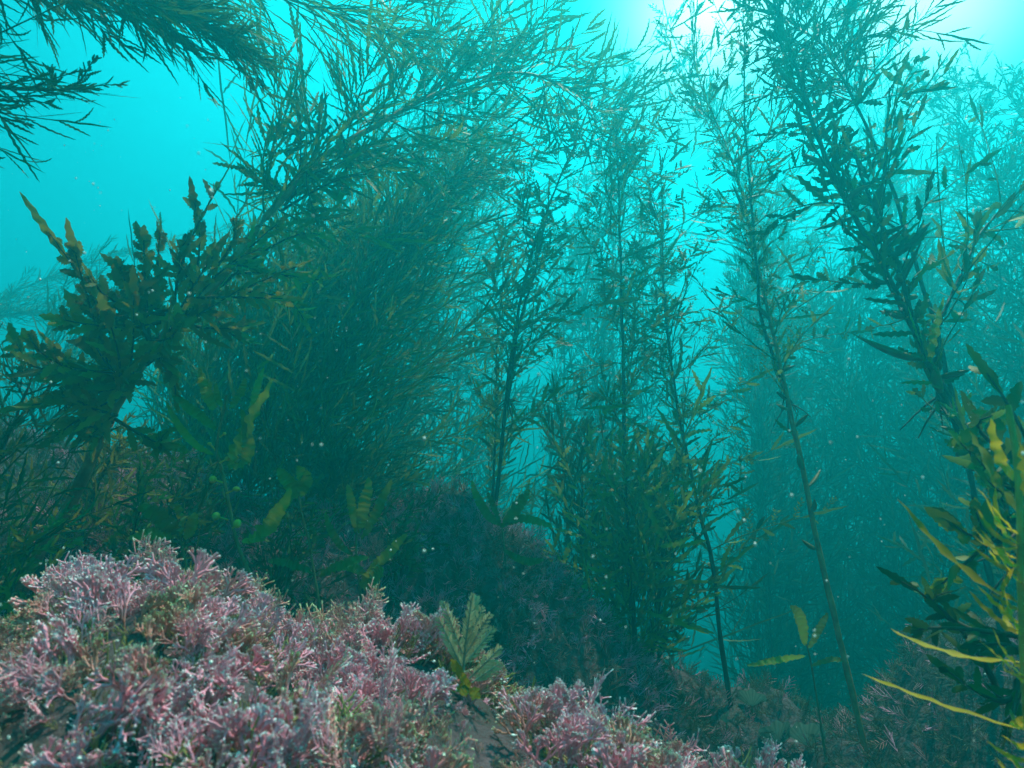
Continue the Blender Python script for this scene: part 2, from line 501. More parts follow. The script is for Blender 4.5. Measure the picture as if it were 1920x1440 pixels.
def stem_part(root, org, X, r0, r1, mat, rng, knob=0.12, sides=8, name='stem'):
    K = len(X)
    g = Geo()
    t = np.linspace(0, 1, K)
    r = (r0 + (r1 - r0) * t) * (1 + knob * rng.uniform(-1, 1, K))
    tan = unit(np.gradient(X, axis=0))
    ref = np.where(np.abs(tan[..., 2:3]) > 0.9, np.array([1.0, 0, 0]), np.array([0, 0, 1.0]))
    a = unit(np.cross(tan, ref)); b = np.cross(tan, a)
    th = np.arange(sides) * 2 * PI / sides
    v = X[:, None, :] + r[:, None, None] * (np.cos(th)[None, :, None] * a[:, None, :] + np.sin(th)[None, :, None] * b[:, None, :])
    i = np.arange(K * sides).reshape(K, sides); j = np.roll(i, -1, axis=1)
    g.add(v, q=np.stack([i[:-1], j[:-1], j[1:], i[1:]], -1))
    return g.build(name, mat, root, org)

def ground_path(pts, extend=True):
    """path pixels -> world, continued from its lowest point down into the seabed"""
    X = Pa(pts)
    if extend:
        b = X[0].copy()
        z = float(height(np.array([b[0]]), np.array([b[1]]))[0]) - 0.02
        if z < b[2] - 0.01:
            slope = (X[0] - X[1]) / max(1e-3, (X[1][2] - X[0][2])) if X[1][2] > X[0][2] else np.zeros(3)
            slope = np.clip(slope, -0.5, 0.5)
            e = b + slope * (b[2] - z) * 0.5
            e[2] = float(height(np.array([e[0]]), np.array([e[1]]))[0]) - 0.02
            X = np.concatenate([[e], X])
    return X

def envf(kind):
    return {'flat': lambda t: np.ones_like(t), 'cone': lambda t: 1.05 - 0.75 * t, 'mid': lambda t: 0.35 + 0.65 * np.sin(PI * t),
            'top': lambda t: 0.5 + 0.5 * t, 'taper': lambda t: np.where(t > 0.8, (1 - t) * 5 * 0.7 + 0.3, 1.0)}[kind]

def weed(name, label, path, seed, cat='seaweed', group=None, r0=0.006, r1=0.0015, mat='olive', smat='stem',
         nsec=30, lsec=0.16, asec=0.9, t0=0.15, t1=1.0, env='taper', bend=(0, 0, 0.15),
         nter=10, lter=0.05, ater=0.7, nleaf=8, lleaf=0.014, wleaf=0.005, kleaf=4, tip=True, leafshape='blade', teeth=0.3, nK=9,
         terbend=(0, 0, 0.1), pod=0, podlen=0.045, base=None, extend=True, planar=True, bladeshare=1.0, cols=3, stemleaf=0, patchy=0.55, sway=1.0):
    """a branching brown seaweed: stem, side branches, branchlets and their small leaves.
    nleaf = 0: the branchlets themselves are toothed blades of width wleaf"""
    rng = np.random.default_rng(seed)
    X = ground_path(path, extend)
    ax = smooth_path(X, 60)
    ax[3:-1] += 0.005 * np.cumsum(rng.normal(size=(56, 3)), axis=0) / 6
    org = ax[0].copy()
    root = empty(name, org)
    tag(root, label, cat, group)
    stem_part(root, org, ax, r0, r1, M[smat], rng)
    g = Geo()
    # holdfast
    hg = Geo()
    hp, _, _ = children(rng, ax[None, :8], 9, 0.0, 0.3, 2.0, 0.03 + r0 * 3, K=4, bend=(0, 0, -0.5), jit=0.2)
    tubes(hg, hp, r0 * 0.55, r0 * 0.2, 4)
    hg.build('holdfast', M[smat], root, org)
    ph = rng.uniform(0, 100); base_env = envf(env)
    clump = lambda t_: base_env(t_) * (1 - patchy + patchy * 2.0 * vnoise(np.asarray(t_) * 13 + ph, np.zeros_like(t_) + ph, seed))
    sec, sn, sL = children(rng, ax[None], nsec, t0, t1, asec, lsec, K=8, bend=bend, env=clump, rand=0.5, jit=0.30)
    dr = np.cumsum(np.cumsum(rng.normal(size=(len(sec), 7, 3)), axis=1), axis=1) * (lsec * 0.010)
    sec[:, 1:] += dr + np.array([0.55, 0.1, 0.15]) * (np.linspace(0, 1, 7) ** 2)[None, :, None] * sL[:, None, None] * 0.45 * sway
    tubes(g, sec, np.full(len(sec), 0.0011 + r0 * 0.12), 0.0006, 3, 0.3)
    pn = unit(sn + rng.normal(size=sn.shape) * 0.5)
    if nter:
        ter, tn_, tL = children(rng, sec, nter, 0.12, 1.0, ater, 1.0, K=nK if nleaf == 0 else 5, planar=pn if planar else None, bend=terbend, rand=0.4, jit=0.18)
        sc = (lter * np.repeat(np.clip(sL / lsec, 0.35, 1.4), nter) * (1.1 - 0.55 * np.tile(np.linspace(0, 1, nter), len(sec))))
        ter = ter[:, :1] + (ter - ter[:, :1]) * sc[:, None, None]
        if nleaf == 0:
            pick = rng.random(len(ter)) < bladeshare
            blades(g, rng, ter[pick], unit(tn_[pick] + rng.normal(size=tn_[pick].shape) * 0.6), wleaf * (0.7 + 0.6 * rng.random(pick.sum())), teeth, leafshape, cols=cols)
            tz, nz = ter[~pick], tn_[~pick]
            if len(tz):
                tubes(g, tz, 0.0008, 0.0004, 3, 0.4)
                lf, ln, lL = children(rng, tz, 11, 0.08, 1.0, 0.8, 1.0, K=3, planar=unit(nz + rng.normal(size=nz.shape) * 0.3), rand=0.3, jit=0.12)
                ls = wleaf * 1.15 * (0.6 + 0.6 * rng.random(len(lf)))
                lf = lf[:, :1] + (lf - lf[:, :1]) * ls[:, None, None]
                blades(g, rng, lf, ln, wleaf * 0.42 * (0.6 + 0.7 * rng.random(len(lf))), 0.0, 'lance', cols=2)
        else:
            tubes(g, ter, 0.0008, 0.0004, 3, 0.4)
            lf, ln, lL = children(rng, ter, nleaf, 0.1, 1.0, 0.75, 1.0, K=kleaf, planar=unit(tn_ + rng.normal(size=tn_.shape) * 0.5), rand=0.3, jit=0.15)
            ls = lleaf * (0.6 + 0.6 * rng.random(len(lf)))
            lf = lf[:, :1] + (lf - lf[:, :1]) * ls[:, None, None]
            blades(g, rng, lf, ln, wleaf * (0.6 + 0.7 * rng.random(len(lf))), 0.0, 'lance', cols=2)
    if tip:                                       # terminal blades of the side branches
        tp = np.stack([sec[:, -2] + (sec[:, -1] - sec[:, -2]) * s * 1.9 for s in np.linspace(0, 1, 7)], 1)
        blades(g, rng, tp, pn, (wleaf if nleaf == 0 else wleaf * 0.8), teeth, leafshape)
    g.build('fronds', M[mat], root, org)
    if stemleaf:
        sp, sn2, _ = children(rng, ax[None], stemleaf, t0 * 0.8, 0.98, 1.0, 0.045, K=13, bend=(0, 0, 0.25), rand=0.5, jit=0.3)
        blades(g2 := Geo(), rng, sp, unit(sn2 + rng.normal(size=sn2.shape) * 0.5), wleaf * 1.2, 0.5)
        g2.build('fronds', M[mat], root, org)
    if pod:
        pp, _, _ = children(rng, ax[None], pod, t0 * 0.6, 0.8, 1.1, podlen, K=7, bend=(0, 0, 0.2), rand=0.45, jit=0.4)
        for k in range(pod):
            pg = Geo()
            pods(pg, rng, pp[k:k + 1], podlen * rng.uniform(0.12, 0.18))
            pg.build('float', M['pod'], root, org)
    return root

# ------------------------------------------------------------------ the seaweeds
# --- left: long russet stem that leans over and arches to the right at the top
weed('arching_seaweed', 'tall seaweed with russet lower stem leaning right and arching over near the surface',
     [(70, 1040, 1.0), (130, 950, 1.0), (200, 800, 1.0), (290, 655, 1.03), (400, 540, 1.08), (500, 410, 1.14), (600, 300, 1.22), (700, 235, 1.30), (800, 180, 1.40), (900, 140, 1.5), (1000, 135, 1.6), (1080, 180, 1.7), (1120, 230, 1.75)],
     1, r0=0.0100, r1=0.0018, mat='olive', smat='rstem', nsec=84, lsec=0.16, asec=0.95, t0=0.40, env='flat', bend=(0.10, 0, 0.12), nter=15, lter=0.095, ater=0.55, nleaf=0, nK=17, wleaf=0.0090, teeth=0.55)
def side_fronds(name, label, base, dirs, seed, mat, width, K=13, teeth=0.38, sub=8, subl=0.05, cat='seaweed', r=0.003, group=None, leaf_len=0.05):
    """a bush of broad toothed fronds fanning out from one stalk"""
    rng = np.random.default_rng(seed)
    b = P(*base)
    b2 = P(base[0] + 70, base[1] - 120, base[2])
    root = empty(name, b)
    tag(root, label, cat, group)
    g = Geo(); s = Geo()
    polys = []
    for (px, py, d) in dirs:
        e = P(px, py, d)
        t = np.linspace(0, 1, 8)[:, None]
        bb = b + (b2 - b) * rng.uniform(-0.5, 1.0)
        mid = (bb + e) / 2 + rng.normal(size=3) * 0.03
        polys.append((1 - t) ** 2 * bb + 2 * t * (1 - t) * mid + t ** 2 * e)
    polys = np.array(polys)
    tubes(s, polys, r, r * 0.3, 5)
    L = np.linalg.norm(polys[:, -1] - polys[:, 0], axis=1)
    pn = unit(rng.normal(size=(len(polys), 3)) * 0.5 + np.array([0, -1, 0]))
    lf, ln, _ = children(rng, polys, sub * 2, 0.15, 1.0, 0.62, 1.0, K=K, planar=pn, rand=0.35, jit=0.32)
    ls = leaf_len * 0.68 * (0.7 + 0.5 * rng.random(len(lf))) * np.tile(np.linspace(1.25, 0.5, sub * 2), len(polys))
    width = width * 0.78
    lf = lf[:, :1] + (lf - lf[:, :1]) * ls[:, None, None]
    blades(g, rng, lf, unit(ln + rng.normal(size=ln.shape) * 0.5), width, teeth)
    tp = np.stack([polys[:, -2] + (polys[:, -1] - polys[:, -2]) * k for k in np.linspace(0, 2.4, K)], 1)
    blades(g, rng, tp, pn, width * 1.1, teeth)
    s.build('stalks', M['stem'], root, b)
    g.build('fronds', M[mat], root, b)
    return root
side_fronds('fan_seaweed', 'brown-green seaweed bush with broad toothed fronds in front of the russet stem', (245, 700, 0.92),
            [(95, 440, 0.86), (140, 470, 0.86), (170, 520, 0.87), (225, 500, 0.9), (270, 450, 0.92), (300, 520, 0.93), (60, 640, 0.86), (120, 600, 0.87), (200, 590, 0.85), (330, 600, 0.9), (250, 560, 0.88)],
            11, 'brown', 0.019, sub=12, leaf_len=0.048)
side_fronds('fan_seaweed', 'olive seaweed bush with upright toothed fronds on the leaning russet stem', (330, 620, 1.0),
            [(365, 380, 0.98), (410, 350, 0.98), (440, 420, 0.98), (480, 470, 0.97), (555, 500, 0.96), (530, 560, 0.96), (400, 480, 0.95), (455, 540, 0.95), (350, 450, 0.96), (300, 440, 0.98), (470, 610, 0.98)],
            12, 'brown', 0.016, sub=11, leaf_len=0.050)
side_fronds('fan_seaweed', 'tuft of short toothed fronds where the leaning stem crosses the open water', (560, 340, 1.18),
            [(525, 240, 1.15), (560, 215, 1.15), (500, 290, 1.15), (600, 215, 1.16), (650, 300, 1.16), (640, 360, 1.16), (700, 330, 1.18), (470, 330, 1.16), (590, 400, 1.16)],
            13, 'olive', 0.011, sub=12, leaf_len=0.036)
side_fronds('fan_seaweed', 'brown seaweed bush drooping left below the broad toothed fronds', (230, 760, 0.95),
            [(30, 640, 0.88), (70, 700, 0.88), (110, 660, 0.88), (60, 760, 0.88), (130, 730, 0.9), (100, 820, 0.9), (180, 650, 0.9), (160, 800, 0.92), (300, 680, 0.95), (330, 740, 0.96), (300, 820, 0.95)],
            14, 'brown', 0.017, sub=12, leaf_len=0.046)
side_fronds('fan_seaweed', 'green-brown frond cluster right of the russet stem, over the bright gaps', (400, 560, 1.12),
            [(480, 500, 1.1), (560, 520, 1.1), (600, 440, 1.1), (520, 420, 1.1), (570, 600, 1.1), (470, 640, 1.1), (620, 520, 1.1), (440, 500, 1.1)],
            15, 'green', 0.014, sub=11, leaf_len=0.044)
# --- overhanging canopies, top left
weed('overhanging_seaweed', 'dark seaweed canopy hanging into the top left corner, nearest of all the canopies',
     [(-620, 1050, 0.95), (-640, 500, 0.9), (-480, 20, 0.85), (-260, -130, 0.80), (-60, -110, 0.80), (120, -60, 0.80), (260, -10, 0.82), (370, 40, 0.86), (460, 90, 0.9)],
     2, r0=0.007, r1=0.0014, mat='dark', nsec=150, lsec=0.115, asec=0.55, t0=0.58, env='taper', bend=(0.18, 0.0, -0.22), nter=16, lter=0.075, ater=0.40, nleaf=0, nK=17, wleaf=0.0042, teeth=0.55, cols=2, terbend=(0.1, 0, -0.15))
weed('overhanging_seaweed', 'olive seaweed canopy with thin sprays hanging down right of the dark corner canopy',
     [(-500, 1100, 1.35), (-560, 500, 1.3), (-300, -150, 1.15), (50, -220, 1.1), (300, -120, 1.1), (480, -30, 1.15), (620, 20, 1.2), (760, 60, 1.3), (880, 70, 1.4), (970, 75, 1.5)],
     3, r0=0.007, r1=0.0012, mat='olive', nsec=76, lsec=0.15, asec=0.6, t0=0.55, env='taper', bend=(0.12, 0.0, -0.25), nter=15, lter=0.085, ater=0.42, nleaf=0, nK=17, wleaf=0.0042, teeth=0.55, cols=2, terbend=(0.1, 0, -0.2))
weed('overhanging_seaweed', 'low overhanging seaweed spray below the dark corner canopy at the left edge',
     [(-900, 1000, 0.75), (-760, 500, 0.72), (-560, 230, 0.7), (-380, 150, 0.7), (-200, 140, 0.72), (-50, 150, 0.75), (60, 160, 0.78), (140, 165, 0.8)],
     4, r0=0.006, r1=0.0014, mat='dark', nsec=60, lsec=0.09, asec=0.5, t0=0.55, bend=(0.15, 0, -0.1), nter=12, lter=0.05, ater=0.4, nleaf=0, nK=15, wleaf=0.004, teeth=0.55, cols=2)

# --- big feathery mass left of centre
MASS = 'feathery seaweeds of the dense clump left of the middle'
weed('feathery_seaweed', 'dense dark feathery seaweed filling the clump left of the middle, its tip at mid height', [(560, 1040, 1.5), (585, 880, 1.55), (630, 700, 1.6), (700, 530, 1.65), (790, 390, 1.7), (880, 300, 1.75)], 21,
     group=MASS, r0=0.008, r1=0.0018, mat='olive', nsec=190, lsec=0.33, asec=0.75, t0=0.03, env='cone', bend=(0.15, 0, 0.25), nter=22, lter=0.11, ater=0.55, nleaf=0, nK=11, wleaf=0.0080, teeth=0.55, cols=2)
weed('feathery_seaweed', 'dark feathery seaweed low in the clump behind the little kelp with round floats', [(460, 1050, 1.45), (470, 900, 1.5), (510, 740, 1.55), (580, 580, 1.6), (680, 430, 1.7)], 22,
     group=MASS, r0=0.008, r1=0.0018, mat='olive', nsec=130, lsec=0.28, asec=0.8, t0=0.03, env='cone', bend=(0.1, 0, 0.2), nter=20, lter=0.09, ater=0.55, nleaf=0, nK=11, wleaf=0.0080, teeth=0.55, cols=2)
weed('feathery_seaweed', 'feathery seaweed on the right side of the dense clump, its sprays swept right', [(740, 1000, 2.29), (745, 850, 2.36), (755, 700, 2.43), (785, 560, 2.56), (830, 430, 2.70), (890, 330, 2.84), (940, 270, 2.84)], 23,
     group=MASS, r0=0.009, r1=0.0018, mat='olive', nsec=200, lsec=0.416, asec=0.85, t0=0.03, env='cone', bend=(0.25, 0, 0.15), nter=20, lter=0.11, ater=0.55, nleaf=0, nK=11, wleaf=0.0080, teeth=0.55, cols=2)
weed('feathery_seaweed', 'tall hazy seaweed rising behind the dense clump into the pale water', [(850, 1000, 3.38), (860, 700, 3.50), (850, 500, 3.62), (860, 350, 3.75), (890, 240, 3.88), (930, 180, 4.00)], 24,
     group=MASS, r0=0.012, r1=0.003, mat='dark', nsec=170, lsec=0.600, asec=0.9, t0=0.12, env='mid', bend=(0.1, 0, 0.1), nter=20, lter=0.16, ater=0.55, nleaf=0, nK=9, wleaf=0.012, teeth=0.6, cols=2)
weed('feathery_seaweed', 'hazy seaweed whose top shows between the arching stem and the dense clump', [(620, 1000, 2.86), (600, 700, 2.86), (610, 520, 2.93), (640, 400, 2.99), (690, 300, 3.12), (740, 240, 3.25)], 25,
     group=MASS, r0=0.010, r1=0.002, mat='dark', nsec=150, lsec=0.442, asec=0.8, t0=0.1, env='taper', bend=(0.12, 0, 0.12), nter=18, lter=0.12, ater=0.55, nleaf=0, nK=9, wleaf=0.0095, teeth=0.6, cols=2)
weed('feathery_seaweed', 'faint seaweed top at the upper edge beyond the olive canopy', [(760, 1000, 3.4), (780, 500, 3.4), (800, 250, 3.3), (830, 100, 3.2), (850, 0, 3.2), (860, -80, 3.2)], 26,
     group=MASS, r0=0.012, r1=0.003, mat='dark', nsec=110, lsec=0.45, asec=0.8, t0=0.55, env='mid', nter=16, lter=0.15, ater=0.55, nleaf=0, nK=9, wleaf=0.009, teeth=0.6, cols=2)

weed('feathery_seaweed', 'feathery seaweed deep inside the dense clump, seen between its neighbours', [(720, 1020, 2.2), (715, 850, 2.25), (720, 700, 2.3), (740, 560, 2.35), (780, 450, 2.4)], 27,
     group=MASS, r0=0.009, r1=0.002, mat='dark', nsec=170, lsec=0.40, asec=0.85, t0=0.03, env='cone', bend=(0.1, 0, 0.1), nter=20, lter=0.13, ater=0.55, nleaf=0, nK=9, wleaf=0.012, teeth=0.6, cols=2)
weed('feathery_seaweed', 'low spreading seaweed at the foot of the dense clump beside the mauve mound', [(600, 1070, 1.3), (610, 1000, 1.32), (625, 930, 1.35), (650, 860, 1.38)], 28,
     group=MASS, r0=0.006, r1=0.0015, mat='dark', nsec=100, lsec=0.19, asec=1.0, t0=0.02, env='cone', bend=(0.1, 0, 0.15), nter=18, lter=0.065, ater=0.55, nleaf=0, nK=11, wleaf=0.005, teeth=0.6, cols=2)
weed('feathery_seaweed', 'dark feathery seaweed filling the space under the arching stem, left in the clump', [(330, 1020, 1.6), (350, 880, 1.62), (400, 740, 1.66), (480, 600, 1.7), (570, 480, 1.8)], 29,
     group=MASS, r0=0.008, r1=0.0018, mat='olive', nsec=140, lsec=0.24, asec=0.75, t0=0.03, env='taper', bend=(0.1, 0, 0.2), nter=20, lter=0.09, ater=0.55, nleaf=0, nK=11, wleaf=0.0075, teeth=0.55, cols=2)
# --- far left
FARL = 'hazy seaweeds leaning over the slope on the left'
for i, (pts, lab) in enumerate([
    ([(-150, 900, 2.6), (-120, 700, 2.6), (-60, 600, 2.6), (60, 530, 2.6), (200, 480, 2.7), (320, 450, 2.8), (420, 430, 2.9)], 'hazy seaweed leaning far right over the left slope, upper edge of the blue-green bank'),
    ([(-300, 900, 2.2), (-250, 700, 2.2), (-150, 620, 2.2), (0, 590, 2.2), (130, 580, 2.2), (240, 560, 2.3)], 'hazy seaweed lying over the left slope below the upper one'),
    ([(60, 950, 2.0), (80, 800, 2.0), (100, 700, 2.0), (150, 620, 2.05), (220, 560, 2.1)], 'dim bushy seaweed behind the brown toothed fronds'),
    ([(300, 960, 1.9), (310, 820, 1.9), (340, 700, 1.95), (390, 600, 2.0), (450, 500, 2.1)], 'dim seaweed seen against bright gaps right of the russet stem')]):
    pts = [(a_, b_, d_ * (1.5 if i < 2 else 1.2)) for a_, b_, d_ in pts]
    weed('leaning_seaweed', lab, pts, 40 + i, group=FARL, r0=0.009, r1=0.002, mat='dark', nsec=(170 if i < 2 else 120), lsec=(0.20 if i < 2 else 0.28), asec=(0.35 if i < 2 else 0.7), t0=0.08, env='taper', bend=(0.25, 0, 0.05), nter=18, lter=0.10, ater=0.5, nleaf=0, nK=9, wleaf=0.008, teeth=0.6, cols=2)
weed('bushy_seaweed', 'dark bushy seaweed at the left edge above the pink turf', [(-60, 1130, 0.85), (-50, 1000, 0.87), (-20, 880, 0.9), (20, 780, 0.92), (60, 700, 0.95)], 48,
     r0=0.006, r1=0.0015, mat='dark', nsec=60, lsec=0.15, asec=0.9, t0=0.05, env='cone', nter=14, lter=0.06, nleaf=0, nK=11, wleaf=0.005, teeth=0.5)
weed('bushy_seaweed', 'low dark bushy seaweed at the foot of the russet stem', [(150, 1060, 1.1), (160, 980, 1.1), (185, 900, 1.12), (230, 830, 1.15)], 49,
     r0=0.006, r1=0.0015, mat='brown', nsec=46, lsec=0.13, asec=1.0, t0=0.02, env='cone', nter=13, lter=0.055, nleaf=0, nK=11, wleaf=0.006, teeth=0.5)

for k, (pts, lab, mt, ns, ls) in enumerate([
    ([(330, 1080, 1.15), (330, 1010, 1.15), (345, 940, 1.16), (370, 880, 1.18)], 'low dark seaweed tangle behind the kelp with round floats', 'dark', 44, 0.13),
    ([(20, 1180, 0.75), (30, 1110, 0.76), (60, 1050, 0.78), (90, 1000, 0.8)], 'brown seaweed tangle overhanging the left end of the pink ledge', 'brown', 40, 0.09),
    ([(520, 1130, 1.05), (530, 1070, 1.06), (545, 1020, 1.08), (560, 960, 1.1)], 'low dark seaweed tangle between the two small kelps', 'dark', 36, 0.11),
    ([(250, 1060, 1.0), (255, 1010, 1.0), (265, 960, 1.0), (280, 900, 1.02)], 'olive seaweed tangle straight behind the tallest pink fan', 'olive', 40, 0.10),
    ([(730, 1110, 1.2), (740, 1060, 1.2), (760, 1010, 1.2)], 'short dark seaweed on the near side of the mauve mound', 'dark', 26, 0.09),
    ([(1060, 1240, 1.3), (1070, 1180, 1.3), (1085, 1130, 1.3)], 'short olive seaweed on the sloping side of the mauve mound', 'olive', 26, 0.08)]):
    weed('low_seaweed', lab, pts, 300 + k, r0=0.004, r1=0.0012, mat=mt, nsec=ns, lsec=ls, asec=1.1, t0=0.02, env='cone', bend=(0.1, 0, 0.15), nter=11, lter=0.045, nleaf=0, nK=9, wleaf=0.006, teeth=0.5)

# --- the single tall stems of the middle
weed('forked_seaweed', 'slender forked seaweed with sparse toothed side sprays, left of the straight middle stem',
     [(915, 1120, 1.42), (925, 1000, 1.45), (940, 860, 1.5), (955, 740, 1.52), (968, 640, 1.55), (985, 540, 1.6), (1005, 470, 1.62), (1030, 390, 1.68), (1060, 310, 1.75), (1090, 240, 1.8), (1110, 180, 1.9)],
     5, r0=0.0058, r1=0.0014, mat='olive', nsec=40, lsec=0.15, asec=0.95, t0=0.22, env='flat', nter=12, lter=0.046, bladeshare=0.6, nleaf=0, nK=13, teeth=0.5, wleaf=0.0105, bend=(0.10, 0, -0.1), pod=4, stemleaf=26)
weed('forked_seaweed', 'second slender stem beside the forked one, with drooping toothed blades in mid water',
     [(950, 760, 1.52), (965, 660, 1.53), (975, 600, 1.55), (1000, 520, 1.57), (1020, 440, 1.6), (1035, 370, 1.65)],
     6, r0=0.0045, r1=0.0012, mat='olive', extend=False, nsec=22, lsec=0.14, asec=1.0, t0=0.1, env='mid', nter=7, lter=0.045, nleaf=0, wleaf=0.012, nK=13, teeth=0.5, stemleaf=12)
weed('leafy_seaweed', 'leafy olive seaweed rising left of the slender forked stem', [(925, 900, 1.7), (930, 760, 1.72), (935, 640, 1.75), (945, 540, 1.78), (955, 470, 1.8)], 61,
     r0=0.005, r1=0.0014, mat='olive', nsec=30, lsec=0.13, asec=0.6, t0=0.2, env='flat', nter=8, lter=0.05, nleaf=0, wleaf=0.011, nK=13, teeth=0.5, stemleaf=12)
weed('tall_seaweed', 'straight upright seaweed stem in the middle with a bushy skirt low down',
     [(1188, 1400, 1.45), (1185, 1200, 1.46), (1182, 1000, 1.5), (1178, 840, 1.52), (1176, 680, 1.56), (1174, 520, 1.6), (1172, 400, 1.65), (1168, 300, 1.72), (1165, 220, 1.8)],
     7, r0=0.0064, r1=0.0018, mat='olive', nsec=46, lsec=0.16, asec=0.85, t0=0.45, env='flat', nter=14, lter=0.050, bladeshare=0.6, nleaf=0, nK=13, wleaf=0.0095, teeth=0.5, bend=(0, 0, -0.1), stemleaf=30)
side = dict(mat='green', nter=14, lter=0.07, nleaf=0, nK=13, wleaf=0.012, teeth=0.5)
weed('skirt_seaweed', 'dense green-brown seaweed with toothed fronds wrapped round the foot of the straight middle stem',
     [(1190, 1190, 1.40), (1185, 1120, 1.42), (1180, 1040, 1.44), (1178, 950, 1.46), (1178, 880, 1.48)], 71, r0=0.007, r1=0.002, nsec=58, lsec=0.17, asec=0.85, t0=0.05, env='taper', bend=(0, 0, 0.35), **side)
weed('skirt_seaweed', 'dark dense seaweed just left of the straight middle stem, low over the mauve mound',
     [(1090, 1090, 1.55), (1092, 1000, 1.57), (1095, 900, 1.6), (1090, 800, 1.65)], 72, r0=0.006, r1=0.002, nsec=66, lsec=0.13, asec=0.9, t0=0.02, env='taper', bend=(0, 0, 0.3), mat='dark', nter=9, lter=0.05, nleaf=0, wleaf=0.009)
weed('skirt_seaweed', 'upswept seaweed on the right of the straight middle stem with pointed sprays against open water',
     [(1225, 1200, 1.45), (1235, 1130, 1.46), (1240, 1050, 1.48), (1235, 960, 1.5)], 73, r0=0.006, r1=0.002, nsec=40, lsec=0.14, asec=0.75, t0=0.05, env='taper', bend=(0.1, 0, 0.4), mat='dark', nter=12, lter=0.045, nleaf=0, wleaf=0.009)
weed('wavy_seaweed', 'slim wavy-stemmed seaweed with tufts of toothed leaves, right of the straight middle stem',
     [(1385, 1400, 1.4), (1366, 1290, 1.4), (1350, 1190, 1.42), (1340, 1100, 1.44), (1328, 1020, 1.46), (1305, 950, 1.48), (1292, 880, 1.5), (1272, 790, 1.53), (1258, 700, 1.56), (1245, 600, 1.6), (1240, 520, 1.65), (1236, 440, 1.7), (1220, 360, 1.75)],
     8, r0=0.0060, r1=0.0014, mat='olive', nsec=50, lsec=0.13, asec=0.9, t0=0.30, env='flat', nter=12, lter=0.045, bladeshare=0.6, nleaf=0, nK=13, teeth=0.5, wleaf=0.0095, bend=(0.08, 0, 0.0), pod=2, stemleaf=24)
weed('reddish_seaweed', 'tall reddish stem with small pod-like floats, between the wavy stem and the big right stem',
     [(1645, 1500, 1.15), (1615, 1370, 1.17), (1590, 1260, 1.2), (1562, 1140, 1.22), (1530, 1000, 1.25), (1505, 870, 1.28), (1478, 750, 1.31), (1455, 640, 1.35), (1435, 540, 1.4), (1412, 440, 1.45), (1390, 350, 1.5), (1360, 260, 1.58), (1325, 180, 1.65), (1300, 90, 1.75)],
     9, r0=0.0066, r1=0.0014, mat='olive', smat='rstem', nsec=54, lsec=0.15, asec=0.75, t0=0.42, env='flat', nter=12, lter=0.042, bladeshare=0.6, nleaf=0, nK=13, teeth=0.5, wleaf=0.0090, stemleaf=26, bend=(0, 0, 0.0), pod=20, podlen=0.034)
weed('reddish_seaweed', 'thinner dark stem running up beside the reddish one to the bright surface',
     [(1480, 760, 1.34), (1430, 600, 1.38), (1420, 500, 1.4), (1408, 400, 1.45), (1400, 300, 1.5), (1395, 200, 1.55), (1392, 100, 1.6), (1390, 0, 1.65), (1388, -80, 1.7)],
     10, r0=0.004, r1=0.0012, mat='olive', extend=False, nsec=34, lsec=0.09, asec=0.8, t0=0.1, env='mid', nter=6, lter=0.035, nleaf=0, wleaf=0.008, nK=11, teeth=0.5, stemleaf=14)
weed('stout_seaweed', 'stout dark seaweed stem with pointed pods leaning in from the right',
     [(1990, 1250, 0.78), (1920, 1040, 0.80), (1855, 880, 0.83), (1780, 740, 0.88), (1735, 650, 0.92), (1695, 570, 0.95), (1645, 470, 0.98), (1600, 390, 1.02), (1560, 310, 1.05), (1525, 220, 1.08), (1500, 130, 1.12), (1470, 40, 1.16), (1440, -50, 1.2)],
     14, r0=0.0085, r1=0.0022, mat='dark', nsec=40, lsec=0.115, asec=0.9, t0=0.55, env='flat', nter=8, lter=0.036, nleaf=0, nK=11, wleaf=0.012, teeth=0.5, stemleaf=44, bend=(0, 0, 0.1), pod=20, podlen=0.036)
weed('stout_seaweed', 'second stem twisted along the stout right-hand one below its foliage',
     [(1925, 1060, 0.80), (1850, 900, 0.80), (1760, 740, 0.87), (1715, 640, 0.91), (1680, 540, 0.94), (1655, 470, 0.97), (1625, 380, 1.0), (1590, 280, 1.04)],
     15, r0=0.0050, r1=0.0022, mat='olive', extend=False, nsec=18, lsec=0.10, asec=1.0, t0=0.15, env='flat', nter=5, lter=0.035, nleaf=0, nK=11, teeth=0.5, wleaf=0.011, stemleaf=24, pod=14, podlen=0.045)
weed('crown_seaweed', 'dense dark seaweed crown hanging at the top edge, above the stout right-hand stem',
     [(1900, 1300, 1.1), (1800, 800, 1.12), (1690, 420, 1.15), (1600, 200, 1.2), (1540, 90, 1.22), (1470, 30, 1.25), (1420, -20, 1.28), (1390, -100, 1.3)],
     16, r0=0.006, r1=0.0015, mat='dark', nsec=100, lsec=0.13, asec=1.0, t0=0.72, env='taper', bend=(0, 0, -0.2), nter=15, lter=0.055, ater=0.5, nleaf=0, nK=13, wleaf=0.005, teeth=0.5)
weed('side_seaweed', 'olive leafy side seaweed reaching up right of the stout stem', [(1760, 760, 0.95), (1755, 620, 0.97), (1790, 520, 1.0), (1830, 450, 1.02), (1870, 400, 1.05)], 17,
     extend=False, r0=0.004, r1=0.0012, mat='olive', nsec=20, lsec=0.11, asec=0.7, t0=0.2, env='flat', nter=4, lter=0.04, nleaf=0, wleaf=0.011)
